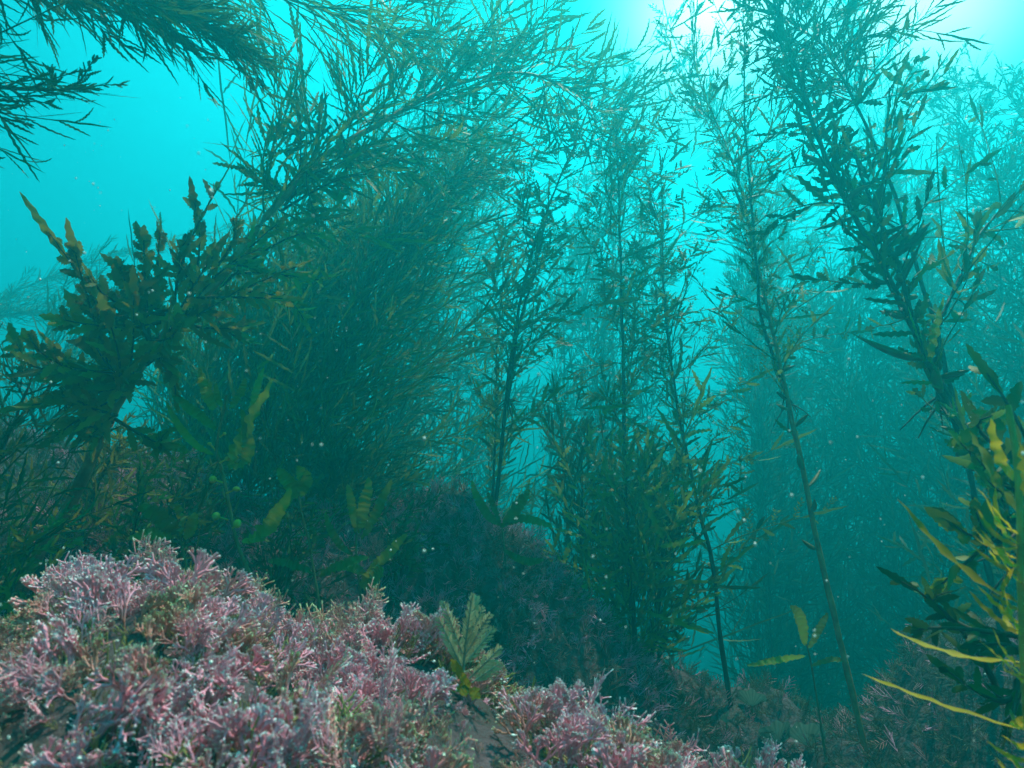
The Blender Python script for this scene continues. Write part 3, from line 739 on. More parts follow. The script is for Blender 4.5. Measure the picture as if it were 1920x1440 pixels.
weed('side_seaweed', 'upright olive sprays standing right of the stout stem near the bright surface', [(1650, 420, 1.02), (1655, 320, 1.05), (1670, 240, 1.08), (1690, 180, 1.1)], 18,
     extend=False, r0=0.004, r1=0.001, mat='olive', nsec=14, lsec=0.10, asec=0.5, t0=0.1, env='flat', nter=5, lter=0.045, nleaf=0, wleaf=0.010)

# --- hazy forest on the right and behind the middle
HAZ = 'hazy fine-branched seaweeds of the forest on the right'
far = [
    ([(1600, 1280, 2.9), (1590, 900, 2.9), (1600, 650, 2.9), (1620, 450, 3.0), (1640, 300, 3.1)], 0.30, 'hazy seaweed column just left of the stout stem, from the rock up to its foliage', 2.7, 70),
    ([(1500, 1270, 2.6), (1490, 1050, 2.6), (1480, 850, 2.7), (1475, 700, 2.8)], 0.24, 'hazy low seaweed directly behind the foot of the reddish stem', 2.4, 60),
    ([(1840, 1280, 2.6), (1830, 1000, 2.6), (1760, 760, 2.7), (1730, 560, 2.8), (1740, 380, 2.9)], 0.34, 'hazy seaweed column between the stout stem and the right edge', 2.5, 80),
    ([(1440, 1250, 3.6), (1430, 900, 3.6), (1440, 650, 3.6), (1450, 450, 3.6), (1460, 280, 3.6)], 0.30, 'pale seaweed column right of the bright gap, deep behind the reddish stem', 3.2, 70),
    ([(1130, 1150, 3.0), (1125, 900, 3.0), (1115, 700, 3.0), (1120, 500, 3.0), (1140, 360, 3.0)], 0.26, 'pale seaweed column deep behind the straight middle stem', 2.8, 70),
    ([(1425, 1230, 2.60), (1425, 1000, 2.65), (1425, 820, 2.70), (1410, 650, 2.80), (1395, 520, 2.90), (1385, 430, 3.00)], 0.10, 'hazy seaweed at the left edge of the right-hand forest, beside the bright gap', 2.0, 56),
    ([(1450, 1260, 2.40), (1440, 1080, 2.45), (1430, 900, 2.50), (1420, 760, 2.60), (1400, 640, 2.70), (1390, 540, 2.80)], 0.24, 'hazy seaweed crossing behind the reddish stem, low down', 2.0, 70),
    ([(1560, 1280, 2.80), (1555, 1050, 2.85), (1545, 850, 2.90), (1540, 700, 3.00), (1530, 560, 3.10), (1520, 460, 3.20)], 0.26, 'hazy seaweed standing in the middle of the gap between the reddish and stout stems', 2.0, 80),
    ([(1650, 1280, 2.50), (1650, 1060, 2.55), (1640, 880, 2.60), (1635, 740, 2.70), (1640, 600, 2.80)], 0.28, 'hazy seaweed left of the yellow fronds, dark towards its foot', 2.0, 90),
    ([(1760, 1250, 2.20), (1770, 1050, 2.25), (1790, 880, 2.30), (1800, 740, 2.40), (1800, 600, 2.50), (1790, 480, 2.60)], 0.30, 'hazy seaweed behind the lower part of the stout stem', 2.0, 90),
    ([(1950, 1250, 1.8), (1960, 1000, 1.8), (1965, 800, 1.85), (1950, 600, 1.9), (1920, 450, 2.0), (1870, 340, 2.1)], 0.26, 'dim seaweed at the right edge above the yellow fronds', 2.0, 90),
    ([(1870, 1200, 2.4), (1890, 900, 2.4), (1900, 600, 2.4), (1890, 420, 2.4), (1850, 300, 2.4), (1790, 200, 2.4), (1720, 150, 2.5)], 0.28, 'hazy canopy seaweed bending left near the top right corner', 2.2, 90),
    ([(2050, 1200, 2.2), (2080, 700, 2.2), (2050, 400, 2.2), (1980, 250, 2.2), (1880, 180, 2.25), (1800, 160, 2.3)], 0.26, 'hazy canopy seaweed hanging in from the right edge near the surface', 2.2, 80),
    ([(1700, 1200, 3.2), (1700, 800, 3.2), (1690, 500, 3.3), (1670, 350, 3.4), (1640, 200, 3.5), (1600, 60, 3.5), (1570, -60, 3.5)], 0.34, 'very faint seaweed behind the stout stem, reaching the bright surface', 3.0, 80),
    ([(1480, 1200, 3.80), (1460, 800, 3.80), (1440, 600, 3.90), (1430, 450, 4.00), (1420, 330, 4.10)], 0.34, 'faint seaweed column behind the reddish stem', 3.0, 80),
    ([(1120, 1180, 2.90), (1130, 960, 2.95), (1120, 780, 3.00), (1105, 640, 3.05), (1090, 520, 3.10), (1080, 430, 3.20)], 0.20, 'hazy seaweed directly left of the straight middle stem', 2.0, 70),
    ([(1010, 1100, 2.90), (1020, 950, 2.95), (1045, 800, 3.00), (1060, 680, 3.10), (1050, 560, 3.20)], 0.12, 'hazy low seaweed between the forked stem and the middle stem', 2.0, 54),
    ([(1215, 1150, 2.90), (1215, 900, 2.90), (1210, 740, 2.95), (1205, 600, 3.00), (1200, 480, 3.05), (1190, 380, 3.10), (1180, 280, 3.20)], 0.15, 'hazy seaweed directly right of the straight middle stem', 2.0, 84),
    ([(1150, 1100, 3.4), (1150, 700, 3.4), (1150, 450, 3.4), (1155, 300, 3.4), (1165, 180, 3.4), (1170, 100, 3.4)], 0.26, 'very faint column of seaweed above the straight middle stem', 3.0, 90),
    ([(1420, 1180, 3.2), (1410, 700, 3.2), (1400, 450, 3.2), (1360, 280, 3.2), (1300, 160, 3.0), (1260, 60, 3.0), (1230, -60, 3.0)], 0.22, 'faint seaweed leaning left to the bright patch at the top', 3.0, 70),
    ([(1262, 1180, 3.20), (1265, 900, 3.20), (1262, 700, 3.20), (1250, 560, 3.20), (1245, 450, 3.25), (1250, 360, 3.30)], 0.07, 'hazy slim seaweed behind the wavy stem', 2.0, 46),
    ([(930, 1080, 3.20), (920, 900, 3.20), (900, 750, 3.20), (890, 620, 3.20), (900, 480, 3.30)], 0.16, 'hazy seaweed behind the foot of the forked stem', 2.2, 64),
    ([(1060, 1100, 3.8), (1060, 700, 3.8), (1060, 550, 3.8), (1080, 430, 3.8), (1110, 330, 3.9)], 0.30, 'palest seaweed mound behind the forked stem', 3.5, 70),
]
for i, (pts, L, lab, dd, ns) in enumerate(far):
    pts = [(a_, b_, d_ * 1.12) for a_, b_, d_ in pts]; L *= 1.12; dd *= 1.12      # depth in clear water units
    weed('hazy_seaweed', lab, pts, 100 + i, group=HAZ, r0=0.0024 * dd, r1=0.0008 * dd, mat='dark', nsec=int(ns * (2.6 if pts[0][0] > 1440 else 1.3)), lsec=L, asec=0.8, t0=0.06, env='taper', bend=(0.06, 0, 0.15),
         nter=18, lter=0.042 * dd, ater=0.6, nleaf=0, nK=9, wleaf=0.0040 * dd, teeth=0.6, cols=2)

# --- foreground right: yellow kelp close to the lens
def yellow_kelp():
    rng = np.random.default_rng(77)
    X = smooth_path(Pa([(1990, 1720, 0.36), (1950, 1500, 0.37), (1925, 1300, 0.38), (1915, 1100, 0.39), (1912, 950, 0.40), (1905, 850, 0.41), (1890, 760, 0.42)]), 40)
    low = X[0].copy(); low[2] = float(height(np.array([low[0]]), np.array([low[1]]))[0]) - 0.02
    if low[2] < X[0][2]:
        X = np.concatenate([[low], X])
    org = X[0].copy()
    root = empty('yellow_seaweed', org)
    tag(root, 'bright yellow-green seaweed close to the lens at the right edge, with long narrow blades', 'seaweed')
    stem_part(root, org, X, 0.0032, 0.0018, M['ystem'], rng)
    specs = [  # tip pixel, base pixel, depths, width
        ((1680, 930, 0.42), (1905, 1130, 0.39), 0.0125, 0), ((1675, 1178, 0.44), (1915, 1240, 0.39), 0.0085, 0),
        ((1620, 1265, 0.46), (1925, 1370, 0.38), 0.0065, 0), ((1850, 1000, 0.39), (1912, 1060, 0.39), 0.0055, 0),
        ((1852, 1030, 0.38), (1914, 1075, 0.39), 0.0045, 0), ((1895, 1070, 0.37), (1900, 1150, 0.385), 0.007, 0),
        ((1815, 1110, 0.41), (1915, 1190, 0.39), 0.0065, 0), ((1850, 1180, 0.38), (1920, 1250, 0.385), 0.008, 0),
        ((1835, 800, 0.43), (1910, 960, 0.40), 0.016, 1), ((1870, 780, 0.42), (1900, 900, 0.41), 0.013, 0),
        ((1875, 1385, 0.37), (1960, 1380, 0.38), 0.0085, 0), ((1895, 1350, 0.36), (1960, 1330, 0.38), 0.010, 0),
        ((1905, 830, 0.36), (1935, 960, 0.38), 0.022, 1), ((1860, 920, 0.42), (1912, 1020, 0.39), 0.007, 0),
        ((1950, 900, 0.34), (1925, 1100, 0.39), 0.014, 0), ((1960, 1180, 0.34), (1925, 1290, 0.385), 0.012, 0)]
    for k in range(32):
        q = X[int(rng.integers(8, 30))]
        u, v, d_ = project(q)
        s_ = 1 if rng.random() < 0.3 else -1
        specs.append(((u + s_ * rng.uniform(30, 95), v - rng.uniform(20, 90), d_ + rng.uniform(-.03, .03)), (u, v, d_), rng.uniform(0.004, 0.0075), 0))
    for (tp, bp, w, mtl) in specs:
        b, e = P(*bp), P(*tp)
        t = np.linspace(0, 1, 15)[:, None]
        mid = (b + e) / 2 + UPV * (-0.01) + rng.normal(size=3) * 0.004
        c_ = (1 - t) ** 2 * b + 2 * t * (1 - t) * mid + t ** 2 * e
        g = Geo()
        nrm = unit(np.array([[0.2, -0.8, 0.6]]) + rng.normal(size=(1, 3)) * 0.3)
        c_ = c_ + np.cumsum(rng.normal(size=c_.shape), axis=0) * w * 0.045
        blades(g, rng, c_[None], nrm, w * 0.62, 0.18, 'blade', tonev=np.array([rng.uniform(0.0, 1.0)]), ragged=0.14, fold=0.3, ruffle=0.4)
        g.build('blade', M['brown'] if mtl == 1 else M['yellow'], root, org)
yellow_kelp()
side_fronds('blurred_seaweed', 'dim olive seaweed with blunt blades behind the yellow fronds at the right edge', (1900, 1010, 0.62),
            [(1850, 900, 0.60), (1800, 830, 0.6), (1860, 780, 0.6), (1780, 980, 0.6), (1830, 960, 0.6), (1905, 860, 0.62), (1760, 1100, 0.6), (1850, 700, 0.64)], 31, 'olive', 0.016, sub=5, leaf_len=0.04, teeth=0.2)
side_fronds('blurred_seaweed', 'brownish drooping seaweed low behind the yellow fronds', (1900, 1290, 0.55),
            [(1690, 1090, 0.6), (1780, 1110, 0.58), (1720, 1180, 0.58), (1830, 1210, 0.55), (1780, 1260, 0.55), (1890, 1380, 0.5)], 32, 'dark', 0.010, sub=5, leaf_len=0.035, teeth=0.2)

# dense seaweeds added at and beyond the right edge to shade the right-hand rock
for k, (pts, lab) in enumerate([
    ([(2150, 1300, 1.5), (2160, 900, 1.5), (2150, 500, 1.55), (2120, 150, 1.6)], 'dense seaweed added mostly beyond the right edge to shade the right-hand rock'),
    ([(1950, 1250, 1.55), (1960, 1120, 1.55), (1955, 1000, 1.58), (1940, 880, 1.6)], 'low dense seaweed added behind the yellow fronds to shade the right-hand rock')]):
    weed('shading_seaweed', lab, pts, 330 + k, r0=0.008, r1=0.002, mat='dark', nsec=150, lsec=0.26, asec=0.9, t0=0.05, env='taper', nter=16, lter=0.08, nleaf=0, nK=9, wleaf=0.010, teeth=0.5, cols=2)

# --- small kelps with blades and round floats
def small_kelp(name, label, path, blades_, floats, seed, r0=0.0042, mat='green', smat='gstem', w=0.017):
    rng = np.random.default_rng(seed)
    X = ground_path(path); ax = smooth_path(X, 36); org = ax[0].copy()
    root = empty(name, org)
    tag(root, label, 'kelp')
    stem_part(root, org, ax, r0, r0 * 0.5, M[smat], rng, knob=0.15)
    for (bp, mp, tp, ww) in blades_:
        b, m_, e = P(*bp), P(*mp), P(*tp)
        t = np.linspace(0, 1, 33)[:, None]
        c_ = (1 - t) ** 2 * b + 2 * t * (1 - t) * (2 * m_ - (b + e) / 2) + t ** 2 * e
        c_ = c_ + np.cumsum(rng.normal(size=c_.shape), axis=0) * ww * 0.02
        g = Geo(); nrm = unit(np.array([[0.1, -1.0, 0.35]]) + rng.normal(size=(1, 3)) * 0.25)
        blades(g, rng, c_[None], nrm, ww, 0.16, 'blade', fold=0.2, tonev=np.array([rng.uniform(0.1, 1)]), ragged=0.10, ruffle=0.35)
        g.build('blade', M[mat], root, org)
    for (fx, fy, fd, rr, sx, sy) in floats:
        g = Geo(); c_ = P(fx, fy, fd); ball(g, c_, rr * 0.70, squash=1.0 + 0.12 * rng.normal())
        s_ = P(sx, sy, fd)
        tubes(g, np.linspace(c_, s_, 5)[None], 0.0011, 0.0014, 5)
        g.build('float', M['float'], root, org)
    return root
D = 0.95
small_kelp('float_kelp', 'small green kelp with round yellowish floats beside its stem, in front of the dark clump',
    [(500, 1150, D), (470, 1080, D), (445, 1020, D), (430, 950, D), (416, 880, D), (406, 850, D), (412, 800, D), (420, 770, D), (424, 740, D)],
    [((404, 768, D), (385, 735, D), (368, 688, D - .02), 0.020), ((417, 762, D), (407, 745, D), (402, 720, D), 0.010), ((430, 766, D), (450, 745, D), (463, 712, D), 0.014),
     ((405, 805, D), (365, 775, D), (325, 745, D), 0.018), ((400, 852, D), (350, 815, D), (310, 748, D), 0.012),
     ((430, 880, D), (452, 830, D - .02), (512, 712, D - .05), 0.026), ((428, 875, D - .02), (462, 850, D - .03), (447, 765, D - .03), 0.020),
     ((455, 1012, D), (500, 990, D - .02), (545, 910, D - .02), 0.026), ((350, 850, D + .03), (320, 840, D + .02), (280, 855, D), 0.018), ((470, 780, D), (480, 740, D), (495, 690, D + .02), 0.012)],
    [(399, 899, D - .01, 0.0078, 418, 905), (443, 917, D - .01, 0.0076, 425, 925), (426, 860, D - .01, 0.0052, 412, 868), (445, 982, D - .01, 0.0082, 436, 990), (405, 968, D, 0.0085, 428, 975), (393, 832, D, 0.0045, 406, 846), (421, 813, D, 0.0038, 412, 820)], 201)
small_kelp('float_kelp', 'second small kelp with crumpled top blade, right of the one with round floats',
    [(600, 1150, 1.0), (588, 1070, 1.0), (578, 1010, 1.0), (567, 970, 1.0), (560, 930, 1.0)],
    [((560, 935, 1.0), (540, 905, .98), (520, 880, .98), 0.022), ((562, 930, 1.0), (570, 900, .98), (560, 875, .98), 0.024), ((555, 925, 1.0), (520, 960, .98), (495, 1010, .98), 0.020), ((588, 1020, 1.0), (590, 1000, .99), (587, 985, .99), 0.012), ((598, 1080, 1.0), (640, 1060, .98), (690, 1045, .98), 0.018), ((590, 1075, 1.0), (540, 1060, .98), (500, 1050, .98), 0.014)],
    [(587, 995, 0.99, 0.0048, 583, 1010)], 202, r0=0.003, mat='olive')
small_kelp('leaf_kelp', 'small kelp with three upright green blades at the edge of the mauve mound',
    [(680, 1150, 1.1), (672, 1080, 1.1), (668, 1030, 1.1), (670, 980, 1.1)],
    [((668, 1000, 1.1), (660, 950, 1.08), (652, 910, 1.08), 0.016), ((672, 1000, 1.1), (685, 950, 1.08), (692, 895, 1.08), 0.022), ((676, 1010, 1.1), (708, 960, 1.08), (735, 900, 1.08), 0.020), ((690, 1070, 1.1), (725, 1040, 1.06), (760, 1000, 1.05), 0.020), ((675, 1100, 1.1), (700, 1080, 1.06), (720, 1062, 1.05), 0.030), ((662, 1040, 1.1), (630, 1010, 1.08), (610, 960, 1.08), 0.014), ((690, 1080, 1.1), (660, 1065, 1.06), (630, 1070, 1.05), 0.018)],
    [], 203, r0=0.003)
small_kelp('leaf_kelp', 'low brown-green kelp blades spread over the dark slope above the pink turf',
    [(350, 1100, 0.9), (345, 1040, 0.9), (335, 1000, 0.9)],
    [((340, 1010, .9), (300, 975, .88), (255, 960, .87), 0.026), ((340, 1000, .9), (345, 975, .88), (330, 950, .87), 0.022), ((340, 1005, .9), (290, 1000, .88), (240, 1010, .87), 0.020), ((345, 1010, .9), (360, 985, .88), (362, 960, .88), 0.018)],
    [], 204, r0=0.003, mat='brown')
small_kelp('leaf_kelp', 'leafy kelp crouching on the mound by the foot of the forked stem',
    [(950, 1080, 1.3), (945, 1020, 1.3), (940, 980, 1.3)],
    [((940, 990, 1.3), (970, 950, 1.28), (990, 915, 1.27), 0.026), ((940, 985, 1.3), (985, 975, 1.28), (1035, 990, 1.26), 0.020), ((938, 985, 1.3), (905, 955, 1.28), (885, 900, 1.27), 0.020), ((938, 985, 1.3), (925, 950, 1.28), (915, 920, 1.27), 0.016), ((945, 1030, 1.3), (985, 1050, 1.27), (1020, 1048, 1.26), 0.018)],
    [], 205, r0=0.003, mat='olive')
small_kelp('leaf_kelp', 'small kelp low among the pale fans between the wavy and reddish stems',
    [(1530, 1300, 1.25), (1520, 1240, 1.25), (1510, 1200, 1.25)],
    [((1510, 1210, 1.25), (1500, 1160, 1.22), (1480, 1135, 1.2), 0.022), ((1515, 1215, 1.25), (1535, 1180, 1.23), (1550, 1150, 1.22), 0.016), ((1510, 1230, 1.25), (1455, 1240, 1.2), (1400, 1250, 1.2), 0.014), ((1520, 1250, 1.25), (1560, 1235, 1.22), (1590, 1240, 1.2), 0.012)],
    [], 206, r0=0.003, mat='olive')

# ------------------------------------------------------------------ coralline turf
def coral_template(rng, planar=True, levels=2, n1=6, thin=1.0, n2=9):
    """one pinnate coralline sprig, unit height: returns verts, quads, tone (tips white)"""
    g = Geo()
    K = 6
    s = np.linspace(0, 1, K)
    ax = np.stack([0.08 * np.sin(s * 3 + rng.uniform(0, 6)), 0.06 * s * rng.normal() * np.ones(K), s], -1)[None]
    pn = np.array([[0.0, 1.0, 0.0]])
    def tub(poly, r0, r1, tone0, tone1):
        n0 = g.n
        tubes(g, poly, r0, r1, 3)
        Nn, KK, _ = poly.shape
        t = np.linspace(tone0, tone1, KK)
        t = np.where(np.arange(KK) == KK - 1, tone1, np.minimum(t, 0.8 if tone1 > 0.9 else 1))
        g.tone[-1] = np.tile(np.repeat(t, 3), Nn)
    tub(ax, 0.022 * thin, 0.014 * thin, 0.1, 0.7)
    a, an, aL = children(rng, ax, n1, 0.12, 0.98, 0.75, 1.0, K=4, planar=pn, bend=(0, 0, 0.25), rand=0.2, jit=0.12)
    sc = 0.55 * (1 - 0.55 * np.linspace(0, 1, n1))
    a = a[:, :1] + (a - a[:, :1]) * sc[:, None, None]
    tub(a, 0.016 * thin if levels > 1 else 0.022, 0.012 * thin if levels > 1 else 0.017, 0.3, 0.75)
    if levels > 1:
        b, bn, _ = children(rng, a, n2, 0.12, 1.0, 0.8, 1.0, K=4, planar=np.repeat(pn, len(a), 0), bend=(0, 0, 0.15), rand=0.3, jit=0.15)
        sb = 0.17 * (0.7 + 0.5 * rng.random(len(b)))
        b = b[:, :1] + (b - b[:, :1]) * sb[:, None, None]
        tub(b, 0.011 * thin, 0.014 * thin, 0.5, 1.0)
    return np.concatenate(g.v), np.concatenate(g.q), np.concatenate(g.tone)

def fork_template(rng, depth=5, rad=0.020, seg=0.24, spread=0.42, droop=0.1):
    """a jointed coralline fan: short knobbly segments that fork again and again in one plane"""
    g = Geo()
    segs, lv = [], []
    def grow(p, a, tilt, L, k):
        d = np.array([math.sin(a), tilt, math.cos(a)]); d /= np.linalg.norm(d)
        m = p + d * L * 0.5 + rng.normal(size=3) * L * 0.07
        e = p + d * L + rng.normal(size=3) * L * 0.05
        segs.append(np.stack([p, m, e, e + d * L * 0.06])); lv.append(k)
        if k == 0 or (k < depth - 2 and rng.random() < 0.12): return
        s = spread * rng.uniform(0.6, 1.35)
        for sg in (-1, 1):
            if rng.random() < 0.94:
                grow(e, a * 0.92 + sg * s * rng.uniform(0.7, 1.2), tilt + rng.normal() * 0.12, L * rng.uniform(0.66, 0.90), k - 1)
        if rng.random() < 0.30: grow(e, a + rng.normal() * 0.15, tilt + rng.normal() * 0.12, L * 0.8, k - 1)
    grow(np.zeros(3), rng.normal() * 0.1, 0.0, seg, depth)
    S = np.array(segs); lv = np.array(lv)
    r = rad * (0.62 + 0.38 * lv / depth)
    Nn, K, _ = S.shape
    n0 = len(g.v)
    tubes(g, S, r, r * 1.12, 4)
    tt = np.array([0.0, 0.4, 0.85, 1.0])[None, :]
    base = 0.15 + 0.60 * (1 - lv[:, None] / depth) + 0.12 * tt
    tone = np.where((lv[:, None] == 0) & (tt > 0.9), 1.0, np.minimum(base, 0.88))
    tone = np.where((lv[:, None] == 0) & (np.abs(tt - 0.85) < 0.01), 0.93, tone)
    g.tone[-1] = np.repeat(tone.ravel(), 4)
    v = np.concatenate(g.v); h = v[:, 2].max()
    return v / h * 1.0, np.concatenate(g.q), np.concatenate(g.tone)

rngT = np.random.default_rng(5)
TEMPL = [coral_template(rngT, n1=int(rngT.integers(7, 12))) for _ in range(3)] + [fork_template(rngT, 4, rngT.uniform(0.022, 0.030)) for _ in range(7)]
BIGT = [fork_template(rngT, int(rngT.integers(5, 7)), rngT.uniform(0.013, 0.019), 0.2) for _ in range(7)] + [coral_template(rngT, n1=11, thin=0.7, n2=11)]
SMALLT = [coral_template(rngT, levels=1, n1=8) for _ in range(6)]

def frame(rng, n, up, tilt=0.45):
    z = unit(up + rng.normal(size=(n, 3)) * tilt)
    r = rng.normal(size=(n, 3))
    x = unit(np.cross(r, z)); y = np.cross(z, x)
    return np.stack([x, y, z], 1)                # rows are axes

def scatter(g, rng, tmpl, pos, up, size, tilt=0.45):
    F = frame(rng, len(pos), up, tilt)
    which = rng.integers(0, len(tmpl), len(pos))
    for k, (v, q, tone) in enumerate(tmpl):
        s = np.where(which == k)[0]
        if not len(s): continue
        w = np.einsum('vk,nkj->nvj', v, F[s]) * size[s][:, None, None] + pos[s][:, None, :]
        qq = q[None] + (np.arange(len(s)) * len(v))[:, None, None]
        jit = rng.uniform(-0.12, 0.05, len(s))[:, None]
        g.add(w, q=qq, tone=(tone[None] + jit * (tone[None] < 0.9)).ravel())

def surf_points(rng, n, x0, x1, y0, y1, dmax, dmin=0.0, keep=None):
    """points on the seabed inside the camera's view (with a margin), thinned by distance"""
    x = rng.uniform(x0, x1, n); y = rng.uniform(y0, y1, n)
    z = height(x, y)
    e = 0.01
    nx = -(height(x + e, y, False) - height(x - e, y, False)) / (2 * e); ny = -(height(x, y + e, False) - height(x, y - e, False)) / (2 * e)
    p = np.stack([x, y, z], -1); up = unit(np.stack([nx, ny, np.ones(n)], -1))
    u, v, d = project(p)
    ok = (d > dmin) & (d < dmax) & (u > -250) & (u < 2170) & (v < 1600)
    if keep is not None: ok &= keep(p, u, v, d)
    return p[ok], up[ok]

rng = np.random.default_rng(9)
# near ledge: dense pink coralline sprigs
g = Geo()
p, up = surf_points(rng, 9000, -0.75, 0.45, 0.12, 0.75, 0.68, 0.10)
uu, vv, dd_ = project(p)
sz = rng.uniform(0.014, 0.046, len(p)) * np.where((uu > 800) & (uu < 960) & (vv > 1180) & (dd_ < 0.56), 0.5, 1.0) * np.where(project(p)[0] < 130, 0.6, 1.0) * (0.35 + 1.15 * vnoise(p[:, 0] * 14, p[:, 1] * 14, 5))
up = unit(up + np.array([0.0, -0.15, 0.25]))
patch = vnoise(p[:, 0] * 9 + 40, p[:, 1] * 9, 8)
m = (patch < 0.74) & (vnoise(p[:, 0] * 26 + 9, p[:, 1] * 26, 15) > 0.30)
print('near sprigs', m.sum())
scatter(g, rng, TEMPL, p[m] - up[m] * 0.004, up[m], sz[m])
uu, vv, dd_ = project(p)
clear = np.where(~((uu > 770) & (uu < 990) & (vv > 1150) & (dd_ < 0.56)))[0]
k = rng.choice(clear, 420, replace=False)       # bigger open sprigs standing out of the carpet
scatter(g, rng, BIGT, p[k] - up[k] * 0.004, up[k], rng.uniform(0.032, 0.058, len(k)) * np.where(project(p[k])[0] < 130, 0.6, 1.0), 0.5)
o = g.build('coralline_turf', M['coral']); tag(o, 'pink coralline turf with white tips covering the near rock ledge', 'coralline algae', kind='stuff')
g = Geo()
m = rng.random(len(p)) < 0.55
m2 = m | (patch > 0.60)
scatter(g, rng, SMALLT, p[m2] - up[m2] * 0.003, up[m2], sz[m2] * 0.75, 0.8)
o = g.build('algal_turf', M['algae_fuzz']); tag(o, 'olive-brown algal fuzz growing between the pink coralline sprigs', 'algae', kind='stuff')
# farther mounds
g = Geo(); g2 = Geo()
p, up = surf_points(rng, 80000, -2.4, 2.0, 0.62, 2.3, 2.4, 0.64)
sz = rng.uniform(0.015, 0.042, len(p))
sel = rng.random(len(p)) < np.where((p[:, 0] > 0.28) | (p[:, 0] < -0.80), 0.15, 0.62)  # sides get mostly the darkened turf; on the right it stands for shade
thin = (p[:, 0] < 0.28) | (rng.random(len(p)) < 0.6)
p, up, sz, sel = p[thin], up[thin], sz[thin], sel[thin]
print('far sprigs', len(p))
scatter(g, rng, SMALLT, p[sel], up[sel], sz[sel], 0.7)
scatter(g2, rng, SMALLT, p[~sel], up[~sel], sz[~sel] * 0.9, 0.8)
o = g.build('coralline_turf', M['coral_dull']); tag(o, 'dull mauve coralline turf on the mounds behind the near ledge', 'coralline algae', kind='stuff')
o = g2.build('algal_turf', M['shade_fuzz']); tag(o, 'olive algal turf on the mounds behind the near ledge, colour darkened for shade', 'algae', kind='stuff')

def on_ground(px, py, d0, d1):
    """the first seabed point met between depths d0 and d1 along the direction of a pixel"""
    d = np.linspace(d0, d1, 160)
    X = np.array([P(px, py, k) for k in d])
    hit = np.where(X[:, 2] < height(X[:, 0], X[:, 1]))[0]
    return d[hit[0]] if len(hit) else (d0 + d1) / 2

# --- single pink tufts that stand out on the ledge
def tuft(label, px, py, d, h, seed, mat='coral', lean=(0, 0, 0), n=5, name='coralline_tuft', spread=0.5, face=True, gz=True):
    r = np.random.default_rng(seed)
    b = P(px, py, d)
    if gz:
        zz = float(height(np.array([b[0]]), np.array([b[1]]))[0])
        b[2] = max(b[2], zz)                       # never buried
        if b[2] - zz > 0.004: b[2] = zz + 0.5 * (b[2] - zz) if b[2] - zz < 0.05 else b[2]
    root = empty(name, b); tag(root, label, 'coralline algae')
    for k in range(n):
        v, q, tone = TEMPL[int(r.integers(0, len(TEMPL)))]
        a = (k - (n - 1) / 2) / max(1, n - 1) * 2 * spread
        z = unit(np.array([math.sin(a), -0.1 + 0.25 * r.normal() * 0.5, math.cos(a)]) + np.array(lean))
        y = unit(np.array([0.2 * r.normal(), -1.0, 0.3 * r.normal()]))
        x = unit(np.cross(y, z)); y = np.cross(z, x)
        R = np.stack([x, y, z], 0)
        g = Geo(); g.add((v @ R) * h * (0.8 + 0.3 * r.random()) + b - np.array([0, 0, 0.006]), q=q, tone=tone)
        g.build('sprig', M[mat], root, b)
    return root
for args in [
    ('tallest pink coralline fan on the left crest of the ledge', 285, 1075, 0.55, 0.040, 1),
    ('pink coralline fan just right of the tallest one, at the gap in the crest', 385, 1110, 0.56, 0.034, 2),
    ('pale pink coralline sprigs at the far left of the crest', 120, 1110, 0.53, 0.032, 3),
    ('open forked coralline sprig standing alone at the dip of the crest', 500, 1165, 0.56, 0.022, 4),
    ('pink coralline sprigs in the middle of the crest, left of the green hydroid', 690, 1155, 0.59, 0.032, 5),
    ('feathery coralline tuft rising on the crest beside the green hydroid', 790, 1160, 0.59, 0.034, 6),
    ('dark pink coralline tuft peeping out right of the green hydroid', 915, 1230, 0.60, 0.026, 7),
    ('lone pointed coralline sprig leaning right on the falling end of the ledge', 985, 1300, 0.59, 0.040, 8),
    ('deep rose coralline tuft in the shade below the green hydroid', 880, 1370, 0.50, 0.030, 9),
    ('white-tipped coralline tuft at the bottom edge, right end of the ledge', 1270, 1430, 0.55, 0.026, 10)]:
    tuft(*args)

